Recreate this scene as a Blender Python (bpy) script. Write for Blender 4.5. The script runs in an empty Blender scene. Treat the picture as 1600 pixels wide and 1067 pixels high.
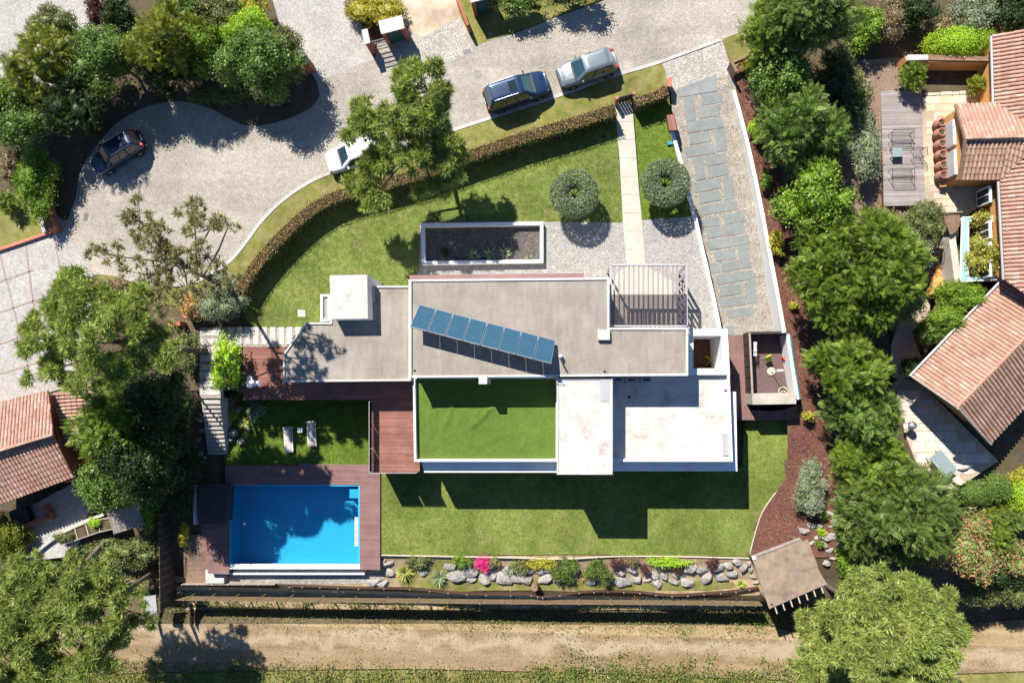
import bpy, bmesh, math, random
import numpy as np
from mathutils import Vector, Matrix
from mathutils.geometry import delaunay_2d_cdt
random.seed(7); rng = np.random.default_rng(7)
SC = bpy.context.scene
# ---------------------------------------------------------------- camera, sky, sun, exposure
FP, CAMH = 1067.0, 49.0                       # focal length in photo pixels (1600 wide), drone height in metres
_d = np.array([85/FP, -66.5/FP, -1.0]); _d /= np.linalg.norm(_d)
_z = -_d; _x = np.array([1., 0, 0]) - _z*_z[0]; _x /= np.linalg.norm(_x); _y = np.cross(_z, _x)
RC = np.array([_x, _y, _z])                   # camera space -> world
cam = bpy.data.cameras.new('camera'); camo = bpy.data.objects.new('camera', cam)
SC.collection.objects.link(camo); SC.camera = camo
cam.sensor_width = 36; cam.lens = 36*FP/1600; cam.clip_start = 0.5; cam.clip_end = 2000
M = Matrix([[*RC[0], 0], [*RC[1], 0], [*RC[2], CAMH], [0, 0, 0, 1]]); camo.matrix_world = M
wd = bpy.data.worlds.new('World'); SC.world = wd; wd.use_nodes = True
nt = wd.node_tree; sky = nt.nodes.new('ShaderNodeTexSky'); sky.sky_type = 'NISHITA'; sky.sun_disc = False
sky.air_density = 0.9; sky.dust_density = 0.1; sky.ozone_density = 8.0; sky.altitude = 100
SUNV = Vector((0.45, -0.84, -1.0))            # the way the sunlight travels
sky.sun_elevation = math.radians(46.4); sky.sun_rotation = math.radians(-28.2)
nt.links.new(sky.outputs[0], nt.nodes['Background'].inputs[0]); nt.nodes['Background'].inputs[1].default_value = 0.075
sl = bpy.data.lights.new('sun', 'SUN'); sl.energy = 5.0; sl.angle = math.radians(0.5); sl.color = (1.0, 0.95, 0.87)
so = bpy.data.objects.new('sun', sl); SC.collection.objects.link(so); so.location = (-20, 40, 60)
so.rotation_euler = SUNV.to_track_quat('-Z', 'Y').to_euler()
SC.view_settings.view_transform = 'Standard'; SC.view_settings.look = 'None'
SC.view_settings.exposure = 0.97; SC.view_settings.gamma = 1.0
# ---------------------------------------------------------------- helpers
COL = SC.collection
def U(px, py, z=0.0):
    """point of the place seen at photo pixel (px, py), lying at height z (number or terrain function)"""
    v = RC @ np.array([(px-800)/FP, -(py-533.5)/FP, -1.0])
    if callable(z):
        h = 0.0
        for _ in range(8):
            t = (h-CAMH)/v[2]; h = z(v[0]*t, v[1]*t)
        t = (h-CAMH)/v[2]; return (v[0]*t, v[1]*t, h)
    t = (z-CAMH)/v[2]; return (v[0]*t, v[1]*t, z)
def UU(pts, z=0.0): return [U(a, b, z) for a, b in pts]
def pxm(px, py, z): 
    a = U(px, py, z); b = U(px+1, py, z); return b[0]-a[0]       # metres per pixel there
def sstep(a, b, t):
    t = min(1, max(0, (t-a)/(b-a))); return t*t*(3-2*t)
def pl(t, pts):
    if t >= pts[0][0]: return pts[0][1]
    for (a, za), (b, zb) in zip(pts, pts[1:]):
        if t >= b: return za+(zb-za)*(a-t)/(a-b)
    return pts[-1][1]
SOUTH = [(-12.5, -2.5), (-14.2, -3.2), (-15.9, -3.45), (-16.3, -5.1), (-18.0, -5.2), (-18.9, -4.4), (-60, -4.6)]
def Zg(x, y):
    """terrain height"""
    s = pl(y, SOUTH) if y < -12.5 else -2.5
    mid = pl(y, [(1.2, -0.15), (-0.6, -2.55), (-12.5, -2.55)]) if y > -12.5 else s
    w = pl(y, [(-0.8, 0), (-4.8, -2.5), (-12.5, -2.5)]) if y > -12.5 else s
    e = pl(y, [(21, 0), (4, -0.8), (-2, -1.5), (-7, -2.4), (-12.5, -2.6)]) if y > -12.5 else s
    a = sstep(-24.9, -24.2, x); b = sstep(11.6, 13.2, x)
    v = w*(1-a) + mid*a
    return v*(1-b) + e*b
def smooth(pts, n=5, closed=False):
    P = [np.array(p, float) for p in pts]; out = []; m = len(P)
    for i in range(m if closed else m-1):
        p0 = P[(i-1) % m] if closed or i > 0 else P[0]; p1 = P[i]; p2 = P[(i+1) % m]
        p3 = P[(i+2) % m] if closed or i+2 < m else P[-1]
        for k in range(n):
            t = k/n
            out.append(tuple(0.5*((2*p1)+(-p0+p2)*t+(2*p0-5*p1+4*p2-p3)*t*t+(-p0+3*p1-3*p2+p3)*t**3)))
    if not closed: out.append(tuple(P[-1]))
    return out
def wloc(o):
    v = Vector((0, 0, 0))
    while o: v += o.location; o = o.parent
    return v
def tag(o, label=None, cat=None, group=None, kind=None):
    for k, v in (('label', label), ('category', cat), ('group', group), ('kind', kind)):
        if v: o[k] = v
    return o
def thing(name, label, cat, loc=(0, 0, 0), rz=0.0, group=None):
    o = bpy.data.objects.new(name, None); COL.objects.link(o); o.empty_display_size = 0.2
    o.location = loc; o.rotation_euler = (0, 0, rz); return tag(o, label, cat, group)
def link(name, me, mat=None, parent=None, kind=None):
    o = bpy.data.objects.new(name, me); COL.objects.link(o)
    if mat is not None and not me.materials: me.materials.append(mat)
    if parent is not None: o.parent = parent
    if kind: o['kind'] = kind
    return o
def npmesh(name, V, Fq, tone=None):
    """V (n,3), Fq (m,k) arrays -> mesh, fast"""
    me = bpy.data.meshes.new(name); V = np.asarray(V, np.float32); Fq = np.asarray(Fq, np.int32)
    m, k = Fq.shape
    me.vertices.add(len(V)); me.vertices.foreach_set('co', V.ravel())
    me.loops.add(m*k); me.loops.foreach_set('vertex_index', Fq.ravel())
    me.polygons.add(m); me.polygons.foreach_set('loop_start', np.arange(0, m*k, k, dtype=np.int32))
    me.polygons.foreach_set('loop_total', np.full(m, k, np.int32))
    if tone is not None: me.attributes.new('tone', 'FLOAT', 'POINT').data.foreach_set('value', np.asarray(tone, np.float32))
    me.update(calc_edges=True); return me
class MB:
    def __init__(s): s.v = []; s.f = []
    def add(s, vs, fs):
        n = len(s.v); s.v += [tuple(map(float, v)) for v in vs]; s.f += [tuple(i+n for i in f) for f in fs]; return s
    def box(s, c, size, rz=0.0, tilt=None):
        hx, hy, hz = size[0]/2, size[1]/2, size[2]/2; R = Matrix.Rotation(rz, 3, 'Z')
        if tilt is not None: R = R @ tilt
        vs = [Vector(c)+R @ Vector((x, y, z)) for x, y, z in ((-hx,-hy,-hz),(hx,-hy,-hz),(hx,hy,-hz),(-hx,hy,-hz),(-hx,-hy,hz),(hx,-hy,hz),(hx,hy,hz),(-hx,hy,hz))]
        return s.add(vs, [(0,3,2,1),(4,5,6,7),(0,1,5,4),(1,2,6,5),(2,3,7,6),(3,0,4,7)])
    def prism(s, poly, z0, z1):
        """poly: list of (x,y[,z]); z1 top may be None -> use own z"""
        n = len(poly); A = sum(poly[i][0]*poly[(i+1)%n][1]-poly[(i+1)%n][0]*poly[i][1] for i in range(n))
        if A < 0: poly = poly[::-1]
        vs = [(p[0], p[1], z0) for p in poly]+[(p[0], p[1], p[2] if z1 is None else z1) for p in poly]
        fs = [tuple(range(n-1, -1, -1)), tuple(range(n, 2*n))]+[(i, (i+1)%n, n+(i+1)%n, n+i) for i in range(n)]
        return s.add(vs, fs)
    def beam(s, a, b, w, h):
        """box from a to b, width w (horizontal), height h, a and b on its centre line"""
        a = Vector(a); b = Vector(b); d = (b-a); L = d.length; d.normalize()
        up = Vector((0, 0, 1)) if abs(d.z) < 0.95 else Vector((0, 1, 0))
        sd = d.cross(up).normalized(); up = sd.cross(d)
        vs = []
        for p in (a, b):
            for i, j in ((-1,-1),(1,-1),(1,1),(-1,1)): vs.append(p+sd*(i*w/2)+up*(j*h/2))
        return s.add(vs, [(0,1,2,3),(7,6,5,4),(0,4,5,1),(1,5,6,2),(2,6,7,3),(3,7,4,0)])
    def tube(s, pts, rad, n=6, cap=True):
        P = [Vector(p) for p in pts]; m = len(P)
        R = rad if hasattr(rad, '__len__') else [rad]*m; vs = []; fs = []
        for i, p in enumerate(P):
            d = (P[min(i+1, m-1)]-P[max(i-1, 0)]).normalized()
            a = d.cross(Vector((0.13, 0.21, 1)) if abs(d.z) < 0.9 else Vector((1, 0.1, 0))).normalized(); b = d.cross(a)
            for k in range(n):
                t = 2*math.pi*k/n; vs.append(p+(a*math.cos(t)+b*math.sin(t))*R[i])
        for i in range(m-1):
            for k in range(n): fs.append((i*n+k, i*n+(k+1)%n, (i+1)*n+(k+1)%n, (i+1)*n+k))
        if cap: fs += [tuple(range(n-1, -1, -1)), tuple((m-1)*n+k for k in range(n))]
        return s.add(vs, fs)
    def lathe(s, c, prof, n=16):
        vs = []; fs = []; m = len(prof)
        for r, z in prof:
            for k in range(n):
                t = 2*math.pi*k/n; vs.append((c[0]+r*math.cos(t), c[1]+r*math.sin(t), c[2]+z))
        for i in range(m-1):
            for k in range(n): fs.append((i*n+k, i*n+(k+1)%n, (i+1)*n+(k+1)%n, (i+1)*n+k))
        fs += [tuple(range(n-1, -1, -1)), tuple((m-1)*n+k for k in range(n))]
        return s.add(vs, fs)
    def build(s, name, mat, parent=None, local=False, smooth_=False, bevel=0.0, kind=None):
        off = wloc(parent) if parent is not None and not local else Vector((0, 0, 0))
        me = bpy.data.meshes.new(name); me.from_pydata([(v[0]-off.x, v[1]-off.y, v[2]-off.z) for v in s.v], [], s.f)
        me.update()
        if smooth_: me.polygons.foreach_set('use_smooth', [True]*len(me.polygons))
        o = link(name, me, mat, parent, kind)
        if bevel:
            b = o.modifiers.new('bevel', 'BEVEL'); b.width = bevel; b.segments = 2; b.limit_method = 'ANGLE'
        return o
def inset(poly, d):
    """mitred inward offset of a simple polygon in the plane"""
    n = len(poly); A = sum(poly[i][0]*poly[(i+1)%n][1]-poly[(i+1)%n][0]*poly[i][1] for i in range(n))
    P = [Vector((p[0], p[1])) for p in (poly if A > 0 else poly[::-1])]; out = []
    for i in range(n):
        e1 = (P[i]-P[i-1]).normalized(); e2 = (P[(i+1)%n]-P[i]).normalized()
        n1 = Vector((-e1.y, e1.x)); n2 = Vector((-e2.y, e2.x)); b = (n1+n2)
        b = b/max(0.3, b.length_squared)*2; out.append(tuple(P[i]+b*d))
    return [tuple(p) for p in P], out
def ring(mb, poly, wdt, z0, z1):
    o, i = inset(poly, wdt); n = len(o)
    vs = [(*p, z0) for p in o]+[(*p, z1) for p in o]+[(*p, z1) for p in i]+[(*p, z0) for p in i]
    fs = []
    for k in range(n):
        j = (k+1) % n
        fs += [(k, j, n+j, n+k), (n+k, n+j, 2*n+j, 2*n+k), (2*n+k, 2*n+j, 3*n+j, 3*n+k), (3*n+k, 3*n+j, j, k)]
    return mb.add(vs, fs)
def wallpath(mb, pts, thick, z0, h):
    """wall along xy(z) points; z0 base number or None (each point's own z); h height"""
    P = [Vector((p[0], p[1])) for p in pts]; n = len(P); L = []; Rr = []
    for i in range(n):
        e1 = (P[i]-P[i-1]).normalized() if i else (P[1]-P[0]).normalized()
        e2 = (P[i+1]-P[i]).normalized() if i < n-1 else e1
        m = Vector((-e1.y, e1.x))+Vector((-e2.y, e2.x)); m = m/max(.4, m.length_squared)*2*thick/2
        L.append(P[i]+m); Rr.append(P[i]-m)
    zb = [p[2] if z0 is None else z0 for p in pts]; zt = [(p[2]+h) for p in pts] if z0 is None else [z0+h]*n
    vs = [(*L[i], zb[i]) for i in range(n)]+[(*Rr[i], zb[i]) for i in range(n)]+[(*L[i], zt[i]) for i in range(n)]+[(*Rr[i], zt[i]) for i in range(n)]
    fs = []
    for i in range(n-1):
        j = i+1; fs += [(2*n+i, 3*n+i, 3*n+j, 2*n+j), (i, 2*n+i, 2*n+j, j), (n+i, n+j, 3*n+j, 3*n+i), (i, j, n+j, n+i)]
    fs += [(0, n, 3*n, 2*n), (n-1, 3*n-1, 4*n-1, 2*n-1)]
    return mb.add(vs, fs)
def patch(name, poly, mat, z=0.0, off=0.0, step=1.2, parent=None, kind='structure', world=False, depth=0.5):
    """a ground sheet with the outline poly (photo pixels, or world xy), flat or draped on a terrain function"""
    P = [tuple(p) for p in poly] if world else UU(poly, z)
    if not callable(z):
        mb = MB(); n = len(P); A = sum(P[i][0]*P[(i+1)%n][1]-P[(i+1)%n][0]*P[i][1] for i in range(n))
        if A < 0: P = P[::-1]
        mb.prism(P, z+off-depth, z+off)
        o = mb.build(name, mat, parent)
    else:
        xs = [p[0] for p in P]; ys = [p[1] for p in P]; n = len(P); vs = [Vector((p[0], p[1])) for p in P]
        gx = np.arange(min(xs)+step/2, max(xs), step); gy = np.arange(min(ys)+step/2, max(ys), step)
        for a in gx:
            for b in gy:
                if inside(a, b, P): vs.append(Vector((a, b)))
        r = delaunay_2d_cdt(vs, [(i, (i+1) % n) for i in range(n)], [list(range(n))], 1, 1e-4)
        me = bpy.data.meshes.new(name); off0 = wloc(parent) if parent else Vector((0,0,0))
        me.from_pydata([(v.x-off0.x, v.y-off0.y, z(v.x, v.y)+off-off0.z) for v in r[0]], [], [tuple(f) for f in r[2]])
        me.update(); o = link(name, me, mat, parent)
        bm = bmesh.new(); bm.from_mesh(me); bmesh.ops.recalc_face_normals(bm, faces=bm.faces)
        if bm.faces and sum(f.normal.z for f in bm.faces) < 0: bmesh.ops.reverse_faces(bm, faces=bm.faces)
        bm.to_mesh(me); bm.free()
    if kind: o['kind'] = kind
    return o
def inside(x, y, P):
    c = False; n = len(P); j = n-1
    for i in range(n):
        if (P[i][1] > y) != (P[j][1] > y) and x < (P[j][0]-P[i][0])*(y-P[i][1])/(P[j][1]-P[i][1]+1e-12)+P[i][0]: c = not c
        j = i
    return c
def spans(P, d, n, v):
    """intervals along d where the line n.p = v lies inside polygon P (2D)"""
    ts = []; m = len(P)
    for i in range(m):
        a = P[i]; b = P[(i+1) % m]; va = a[0]*n[0]+a[1]*n[1]-v; vb = b[0]*n[0]+b[1]*n[1]-v
        if (va > 0) != (vb > 0):
            t = va/(va-vb); x = a[0]+(b[0]-a[0])*t; y = a[1]+(b[1]-a[1])*t; ts.append(x*d[0]+y*d[1])
    ts.sort(); return list(zip(ts[::2], ts[1::2]))
def planks(name, P, z, ang, mat, parent, w=0.14, gap=0.012, th=0.03, maxlen=3.2):
    """decking boards filling the world polygon P, running along angle ang, one joined part"""
    d = (math.cos(ang), math.sin(ang)); n = (-d[1], d[0]); mb = MB()
    vv = [p[0]*n[0]+p[1]*n[1] for p in P]; v = min(vv)+w/2
    while v < max(vv):
        for a, b in spans(P, d, n, v):
            t = a
            while t < b-0.02:
                e = min(b, t+maxlen*random.uniform(0.6, 1.0)); 
                if b-e < 0.4: e = b
                c = (t+e)/2; zz = z-th/2+random.uniform(-.004, .004)
                mb.box((d[0]*c+n[0]*v, d[1]*c+n[1]*v, zz), (e-t-0.006, w-gap, th), ang); t = e
        v += w
    return mb.build(name, mat, parent, kind='stuff')
def copytree(o, parent=None):
    c = o.copy(); COL.objects.link(c); c.parent = parent
    for ch in o.children: copytree(ch, c)
    return c
# ---------------------------------------------------------------- materials
class NT:
    def __init__(s, name):
        s.m = bpy.data.materials.new(name); s.m.use_nodes = True; s.t = s.m.node_tree; s.b = s.t.nodes['Principled BSDF']
        s.pos = None
    def n(s, typ, **kw):
        o = s.t.nodes.new('ShaderNode'+typ)
        for k, v in kw.items():
            if hasattr(o, k) and not k.startswith('i_'): setattr(o, k, v)
            else: o.inputs[k[2:].replace('_', ' ') if k.startswith('i_') else k].default_value = v
        return o
    def l(s, a, b): s.t.links.new(a, b)
    def P(s):
        if s.pos is None: s.pos = s.n('NewGeometry').outputs['Position']
        return s.pos
    def noise(s, scale, detail=5, rough=0.6, vec=None, dist=0.0):
        o = s.n('TexNoise', i_Scale=scale, i_Detail=detail, i_Roughness=rough, i_Distortion=dist)
        s.l(vec or s.P(), o.inputs['Vector']); return o.outputs['Fac']
    def ramp(s, fac, cols, interp='LINEAR'):
        o = s.n('ValToRGB'); e = o.color_ramp.elements; o.color_ramp.interpolation = interp
        while len(e) < len(cols): e.new(0.5)
        for i, (p, c) in enumerate(cols): e[i].position = p; e[i].color = (*c, 1)
        s.l(fac, o.inputs[0]); return o.outputs[0]
    def mix(s, a, b, fac, typ='MIX'):
        o = s.n('MixRGB', blend_type=typ)
        for i, v in ((0, fac), (1, a), (2, b)):
            if hasattr(v, 'is_output'): s.l(v, o.inputs[i])
            else: o.inputs[i].default_value = v if i == 0 else (*v, 1)
        return o.outputs[0]
    def val(s, fac, lo, hi, a=0.3, b=0.7):
        o = s.n('MapRange'); o.inputs[1].default_value = a; o.inputs[2].default_value = b
        o.inputs[3].default_value = lo; o.inputs[4].default_value = hi; s.l(fac, o.inputs[0]); return o.outputs[0]
    def bump(s, h, strength, dist=0.02):
        o = s.n('Bump', i_Strength=strength, i_Distance=dist); s.l(h, o.inputs['Height']); s.l(o.outputs[0], s.b.inputs['Normal'])
    def out(s, col=None, rough=0.85, spec=0.25, metal=0.0):
        if col is not None:
            if hasattr(col, 'is_output'): s.l(col, s.b.inputs['Base Color'])
            else: s.b.inputs['Base Color'].default_value = (*col, 1)
        s.b.inputs['Roughness'].default_value = rough; s.b.inputs['Specular IOR Level'].default_value = spec
        s.b.inputs['Metallic'].default_value = metal; return s.m
def noisy(name, cols, scale=3.0, detail=7, mott=(0.75, 1.2), mscale=0.35, bump=0.4, bscale=25, bdist=0.03, rough=0.9, spec=0.15, nr=0.65, spots=None):
    m = NT(name); k = len(cols)
    c = m.ramp(m.noise(scale, detail, nr), [(0.3+0.4*i/(k-1), x) for i, x in enumerate(cols)])
    if mott: 
        v = m.val(m.noise(mscale, 4), mott[0], mott[1]); c = m.mix(c, v, 1.0, 'MULTIPLY')
    if spots: c = m.mix(c, spots, m.val(m.noise(0.55, 8, 0.75), 0, 0.6, 0.54, 0.70))
    if bump: m.bump(m.noise(bscale, 4, 0.7), bump, bdist)
    return m.out(c, rough, spec)
def plain(name, col, rough=0.6, spec=0.4, metal=0.0, var=0.12, scale=6):
    m = NT(name); v = m.val(m.noise(scale, 5), 1-var, 1+var); return m.out(m.mix(col, v, 1.0, 'MULTIPLY'), rough, spec, metal)
def island(name, cols, rough=0.7, spec=0.3, trans=0.0, mott=None, mscale=0.8, bump=0.0):
    m = NT(name); k = len(cols); g = m.n('NewGeometry')
    c = m.ramp(g.outputs['Random Per Island'], [(i/(k-1), x) for i, x in enumerate(cols)])
    if mott: c = m.mix(c, m.val(m.noise(mscale, 4), *mott), 1.0, 'MULTIPLY')
    if bump: m.bump(m.noise(20, 4), bump, 0.02)
    m.out(c, rough, spec)
    if trans:
        t = m.n('BsdfTranslucent'); m.l(c, t.inputs[0]); x = m.n('MixShader'); x.inputs[0].default_value = trans
        m.l(m.b.outputs[0], x.inputs[1]); m.l(t.outputs[0], x.inputs[2]); m.l(x.outputs[0], m.t.nodes['Material Output'].inputs[0])
    return m.m
def cobble(name, c1, c2, joint, scale=8.5, mott=(0.82, 1.15), mscale=0.25, jw=0.12, bump=0.5, stain=False):
    m = NT(name); v = m.n('TexVoronoi', i_Scale=scale, i_Randomness=0.75); m.l(m.P(), v.inputs['Vector'])
    e = m.n('TexVoronoi', feature='DISTANCE_TO_EDGE', i_Scale=scale, i_Randomness=0.75); m.l(m.P(), e.inputs['Vector'])
    s = m.n('SeparateColor'); m.l(v.outputs['Color'], s.inputs[0])
    c = m.ramp(s.outputs[0], [(0, c1), (1, c2)])
    j = m.val(e.outputs['Distance'], 0, 1, 0.02, jw); c = m.mix(joint, c, j)
    c = m.mix(c, m.val(m.noise(mscale, 6), *mott), 1.0, 'MULTIPLY')
    c = m.mix(c, m.val(m.noise(2.3, 5), 0.88, 1.1), 1.0, 'MULTIPLY')
    if stain:
        c = m.mix(c, m.val(m.noise(0.12, 7, 0.7), 0.9, 1.05, 0.35, 0.6), 1.0, 'MULTIPLY'); mp = m.n('Mapping'); mp.inputs['Rotation'].default_value = (0, 0, math.radians(-17)); mp.inputs['Scale'].default_value = (0.06, 0.9, 1); m.l(m.P(), mp.inputs[0])
        c = m.mix(c, m.val(m.noise(0.8, 4, 0.6, mp.outputs[0]), 0.88, 1.06, 0.35, 0.6), 1.0, 'MULTIPLY'); c = m.mix(c, (0.13, 0.12, 0.105), m.val(m.noise(0.9, 3, 0.5), 0, 0.55, 0.70, 0.80))
    m.bump(j, bump, 0.02); return m.out(c, 0.85, 0.2)
def paint(name, col, rough=0.25, metal=0.0, coat=0.8):
    m = NT(name); m.out(col, rough, 0.5, metal); m.b.inputs['Coat Weight'].default_value = coat
    m.b.inputs['Coat Roughness'].default_value = 0.06; return m.m
def clear(name, tint, rough=0.03, refl=1.3, base=0.06):
    """thin glass or a water surface: tinted see-through plus mirror reflection"""
    m = NT(name); t = m.n('BsdfTransparent'); t.inputs[0].default_value = (*tint, 1)
    g = m.n('BsdfGlossy'); g.inputs['Roughness'].default_value = rough; g.inputs[0].default_value = (1, 1, 1, 1)
    f = m.n('Fresnel'); f.inputs[0].default_value = refl; x = m.n('MixShader')
    ad = m.n('Math', operation='ADD'); ad.inputs[1].default_value = base; m.l(f.outputs[0], ad.inputs[0])
    m.l(ad.outputs[0], x.inputs[0]); m.l(t.outputs[0], x.inputs[1]); m.l(g.outputs[0], x.inputs[2])
    m.l(x.outputs[0], m.t.nodes['Material Output'].inputs[0]); m.gl = g; return m
MT = {}
MT['soil'] = noisy('soil', [(0.05, 0.036, 0.022), (0.10, 0.075, 0.045), (0.06, 0.065, 0.025)], 1.6)
MT['street'] = cobble('street_cobbles', (0.33, 0.296, 0.25), (0.47, 0.43, 0.372), (0.25, 0.222, 0.18), 11.5, stain=True)
MT['court'] = cobble('court_setts', (0.35, 0.33, 0.305), (0.49, 0.47, 0.435), (0.28, 0.26, 0.235), 9.5, (0.85, 1.1), 0.4)
MT['apron'] = cobble('apron_setts', (0.32, 0.295, 0.26), (0.52, 0.49, 0.45), (0.23, 0.20, 0.165), 8, (0.9, 1.15), 0.5)
MT['drive_setts'] = cobble('driveway_setts', (0.30, 0.265, 0.22), (0.44, 0.405, 0.35), (0.19, 0.16, 0.125), 8.5, (0.85, 1.15), 0.5, 0.14)
MT['kerb'] = noisy('kerb_stone', [(0.38, 0.36, 0.33), (0.55, 0.53, 0.49)], 3)
MT['gravel'] = cobble('white_gravel', (0.34, 0.32, 0.295), (0.60, 0.575, 0.54), (0.19, 0.175, 0.155), 13, (0.92, 1.08), 0.5, 0.2, 0.8)
MT['lawn'] = noisy('lawn', [(0.065, 0.10, 0.014), (0.14, 0.185, 0.034), (0.25, 0.245, 0.085)], 3.0, 9, (0.65, 1.3), 0.3, 0.9, 22, 0.05, nr=0.78, spots=(0.26, 0.225, 0.10))
MT['lawn_front'] = noisy('front_lawn', [(0.06, 0.09, 0.014), (0.135, 0.18, 0.035), (0.26, 0.25, 0.10)], 2.2, 9, (0.65, 1.3), 0.25, 0.9, 20, 0.05, nr=0.78, spots=(0.25, 0.22, 0.10))
MT['lawn_fresh'] = noisy('fresh_lawn', [(0.055, 0.09, 0.010), (0.10, 0.15, 0.018), (0.15, 0.195, 0.035)], 2.5, 8, (0.8, 1.2), 0.4, 0.8, 22, 0.04)
MT['verge'] = noisy('verge_grass', [(0.11, 0.125, 0.025), (0.185, 0.18, 0.05), (0.28, 0.225, 0.11)], 1.2, 9, (0.8, 1.2), 0.35, 0.8, 22, 0.04)
MT['dry'] = noisy('dry_grass', [(0.26, 0.18, 0.095), (0.36, 0.265, 0.16), (0.46, 0.36, 0.24)], 1.6, 9, (0.8, 1.15), 0.3, 0.8, 18, 0.05)
MT['sand'] = noisy('bare_sandy_soil', [(0.32, 0.24, 0.16), (0.45, 0.36, 0.26), (0.55, 0.48, 0.38)], 0.6, 8, (0.85, 1.1), 0.3, 0.4)
MT['mulch'] = noisy('bark_mulch', [(0.05, 0.021, 0.014), (0.145, 0.066, 0.047), (0.28, 0.145, 0.105)], 9, 7, (0.85, 1.15), 0.5, 1.0, 16, 0.06, nr=0.8)
MT['chips'] = noisy('pale_bark_chips', [(0.10, 0.065, 0.045), (0.24, 0.165, 0.12), (0.36, 0.27, 0.21)], 9, 7, (0.85, 1.15), 0.5, 1.0, 16, 0.06, nr=0.8)
MT['path'] = noisy('cream_stone', [(0.41, 0.375, 0.31), (0.48, 0.445, 0.38)], 2, 6, (0.94, 1.06), 0.8, 0.1)
MT['white'] = noisy('white_render', [(0.64, 0.63, 0.61), (0.74, 0.73, 0.71)], 1.5, 6, (0.95, 1.03), 0.5, 0.1)
MT['white_roof'] = noisy('white_roof_coating', [(0.30, 0.26, 0.21), (0.42, 0.395, 0.355), (0.49, 0.475, 0.445), (0.52, 0.51, 0.49)], 0.8, 10, (0.9, 1.06), 0.3, 0.25, 9, nr=0.72)
MT['panel_slab'] = noisy('slate_slab', [(0.175, 0.192, 0.185), (0.235, 0.252, 0.243)], 2.5, 7, (0.88, 1.12), 0.5, 0.15, rough=0.7, spec=0.3)
MT['stone'] = noisy('grey_stone', [(0.19, 0.172, 0.152), (0.31, 0.288, 0.26), (0.41, 0.385, 0.35)], 4, 8, (0.8, 1.15), 0.8, 0.8, 9, 0.08)
MT['pale_stone'] = noisy('pale_stone', [(0.38, 0.365, 0.335), (0.50, 0.485, 0.455)], 4, 6, (0.85, 1.1), 0.8, 0.5, 12)
MT['concrete'] = noisy('tan_concrete', [(0.34, 0.31, 0.26), (0.45, 0.42, 0.36)], 2, 8, (0.9, 1.1), 0.6, 0.2)
MT['terracotta'] = noisy('terracotta_render', [(0.30, 0.10, 0.06), (0.38, 0.14, 0.085)], 2, 5, (0.9, 1.1), 0.6, 0.15)
MT['brick'] = noisy('red_brick', [(0.38, 0.14, 0.09), (0.50, 0.22, 0.15)], 7, 6, (0.9, 1.1), 0.6, 0.3)
MT['ochre'] = noisy('ochre_render', [(0.50, 0.26, 0.09), (0.58, 0.32, 0.125)], 1.5, 5, (0.93, 1.07), 0.5, 0.1)
MT['deck'] = island('red_hardwood', [(0.165, 0.066, 0.046), (0.225, 0.098, 0.07), (0.195, 0.08, 0.057), (0.26, 0.125, 0.092)], 0.65, 0.3, 0, (0.8, 1.2), 0.9)
MT['deck_pool'] = island('mauve_decking', [(0.17, 0.09, 0.08), (0.22, 0.125, 0.115), (0.195, 0.108, 0.097)], 0.65, 0.3, 0, (0.85, 1.15), 0.9)
MT['deck_grey'] = island('weathered_decking', [(0.20, 0.175, 0.16), (0.29, 0.26, 0.24), (0.24, 0.21, 0.20), (0.34, 0.31, 0.29)], 0.8, 0.2, 0, (0.85, 1.15), 0.9)
MT['fascia'] = plain('dark_timber', (0.13, 0.055, 0.035), 0.7, 0.3, 0, 0.25)
MT['dark_wood'] = plain('dark_brown_cladding', (0.045, 0.036, 0.032), 0.6, 0.3, 0, 0.25)
MT['wood'] = plain('brown_timber', (0.22, 0.14, 0.09), 0.75, 0.2, 0, 0.3, 5)
MT['grey_wood'] = plain('grey_timber', (0.30, 0.25, 0.22), 0.8, 0.2, 0, 0.25, 5)
MT['bark'] = noisy('bark', [(0.06, 0.045, 0.035), (0.14, 0.11, 0.085), (0.22, 0.18, 0.14)], 5, 8, (0.8, 1.2), 1.0, 0.8, 14, 0.05)
MT['metal'] = plain('grey_metal', (0.42, 0.41, 0.41), 0.45, 0.5, 0.3, 0.08)
MT['dark_metal'] = plain('dark_metal', (0.035, 0.035, 0.038), 0.5, 0.5, 0.2, 0.1)
MT['bright_metal'] = plain('bright_metal', (0.65, 0.65, 0.66), 0.3, 0.5, 0.9, 0.05)
MT['rubber'] = plain('rubber', (0.018, 0.018, 0.02), 0.8, 0.2)
MT['black'] = plain('black_plastic', (0.02, 0.02, 0.022), 0.5, 0.4)
MT['car_glass'] = paint('dark_glass', (0.012, 0.022, 0.026), 0.05, 0, 1.0)
MT['teal_glass'] = paint('windscreen_glass', (0.02, 0.05, 0.06), 0.05, 0, 1.0)
MT['window_glass'] = paint('window_glass', (0.02, 0.03, 0.035), 0.05, 0, 1.0)
MT['green_metal'] = plain('green_paint', (0.03, 0.10, 0.075), 0.5, 0.4)
MT['white_plastic'] = plain('white_plastic', (0.80, 0.80, 0.79), 0.4, 0.4, 0, 0.03)
MT['red_plastic'] = plain('red_plastic', (0.55, 0.03, 0.04), 0.4, 0.4)
MT['lime_plastic'] = plain('lime_plastic', (0.55, 0.60, 0.03), 0.4, 0.4)
MT['taupe_fabric'] = plain('taupe_sling', (0.42, 0.38, 0.34), 0.8, 0.2, 0, 0.08)
MT['pale_wood'] = plain('pale_timber', (0.48, 0.42, 0.33), 0.7, 0.2, 0, 0.15)
MT['teal_edge'] = plain('teal_paint', (0.03, 0.22, 0.24), 0.5, 0.4)
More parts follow.
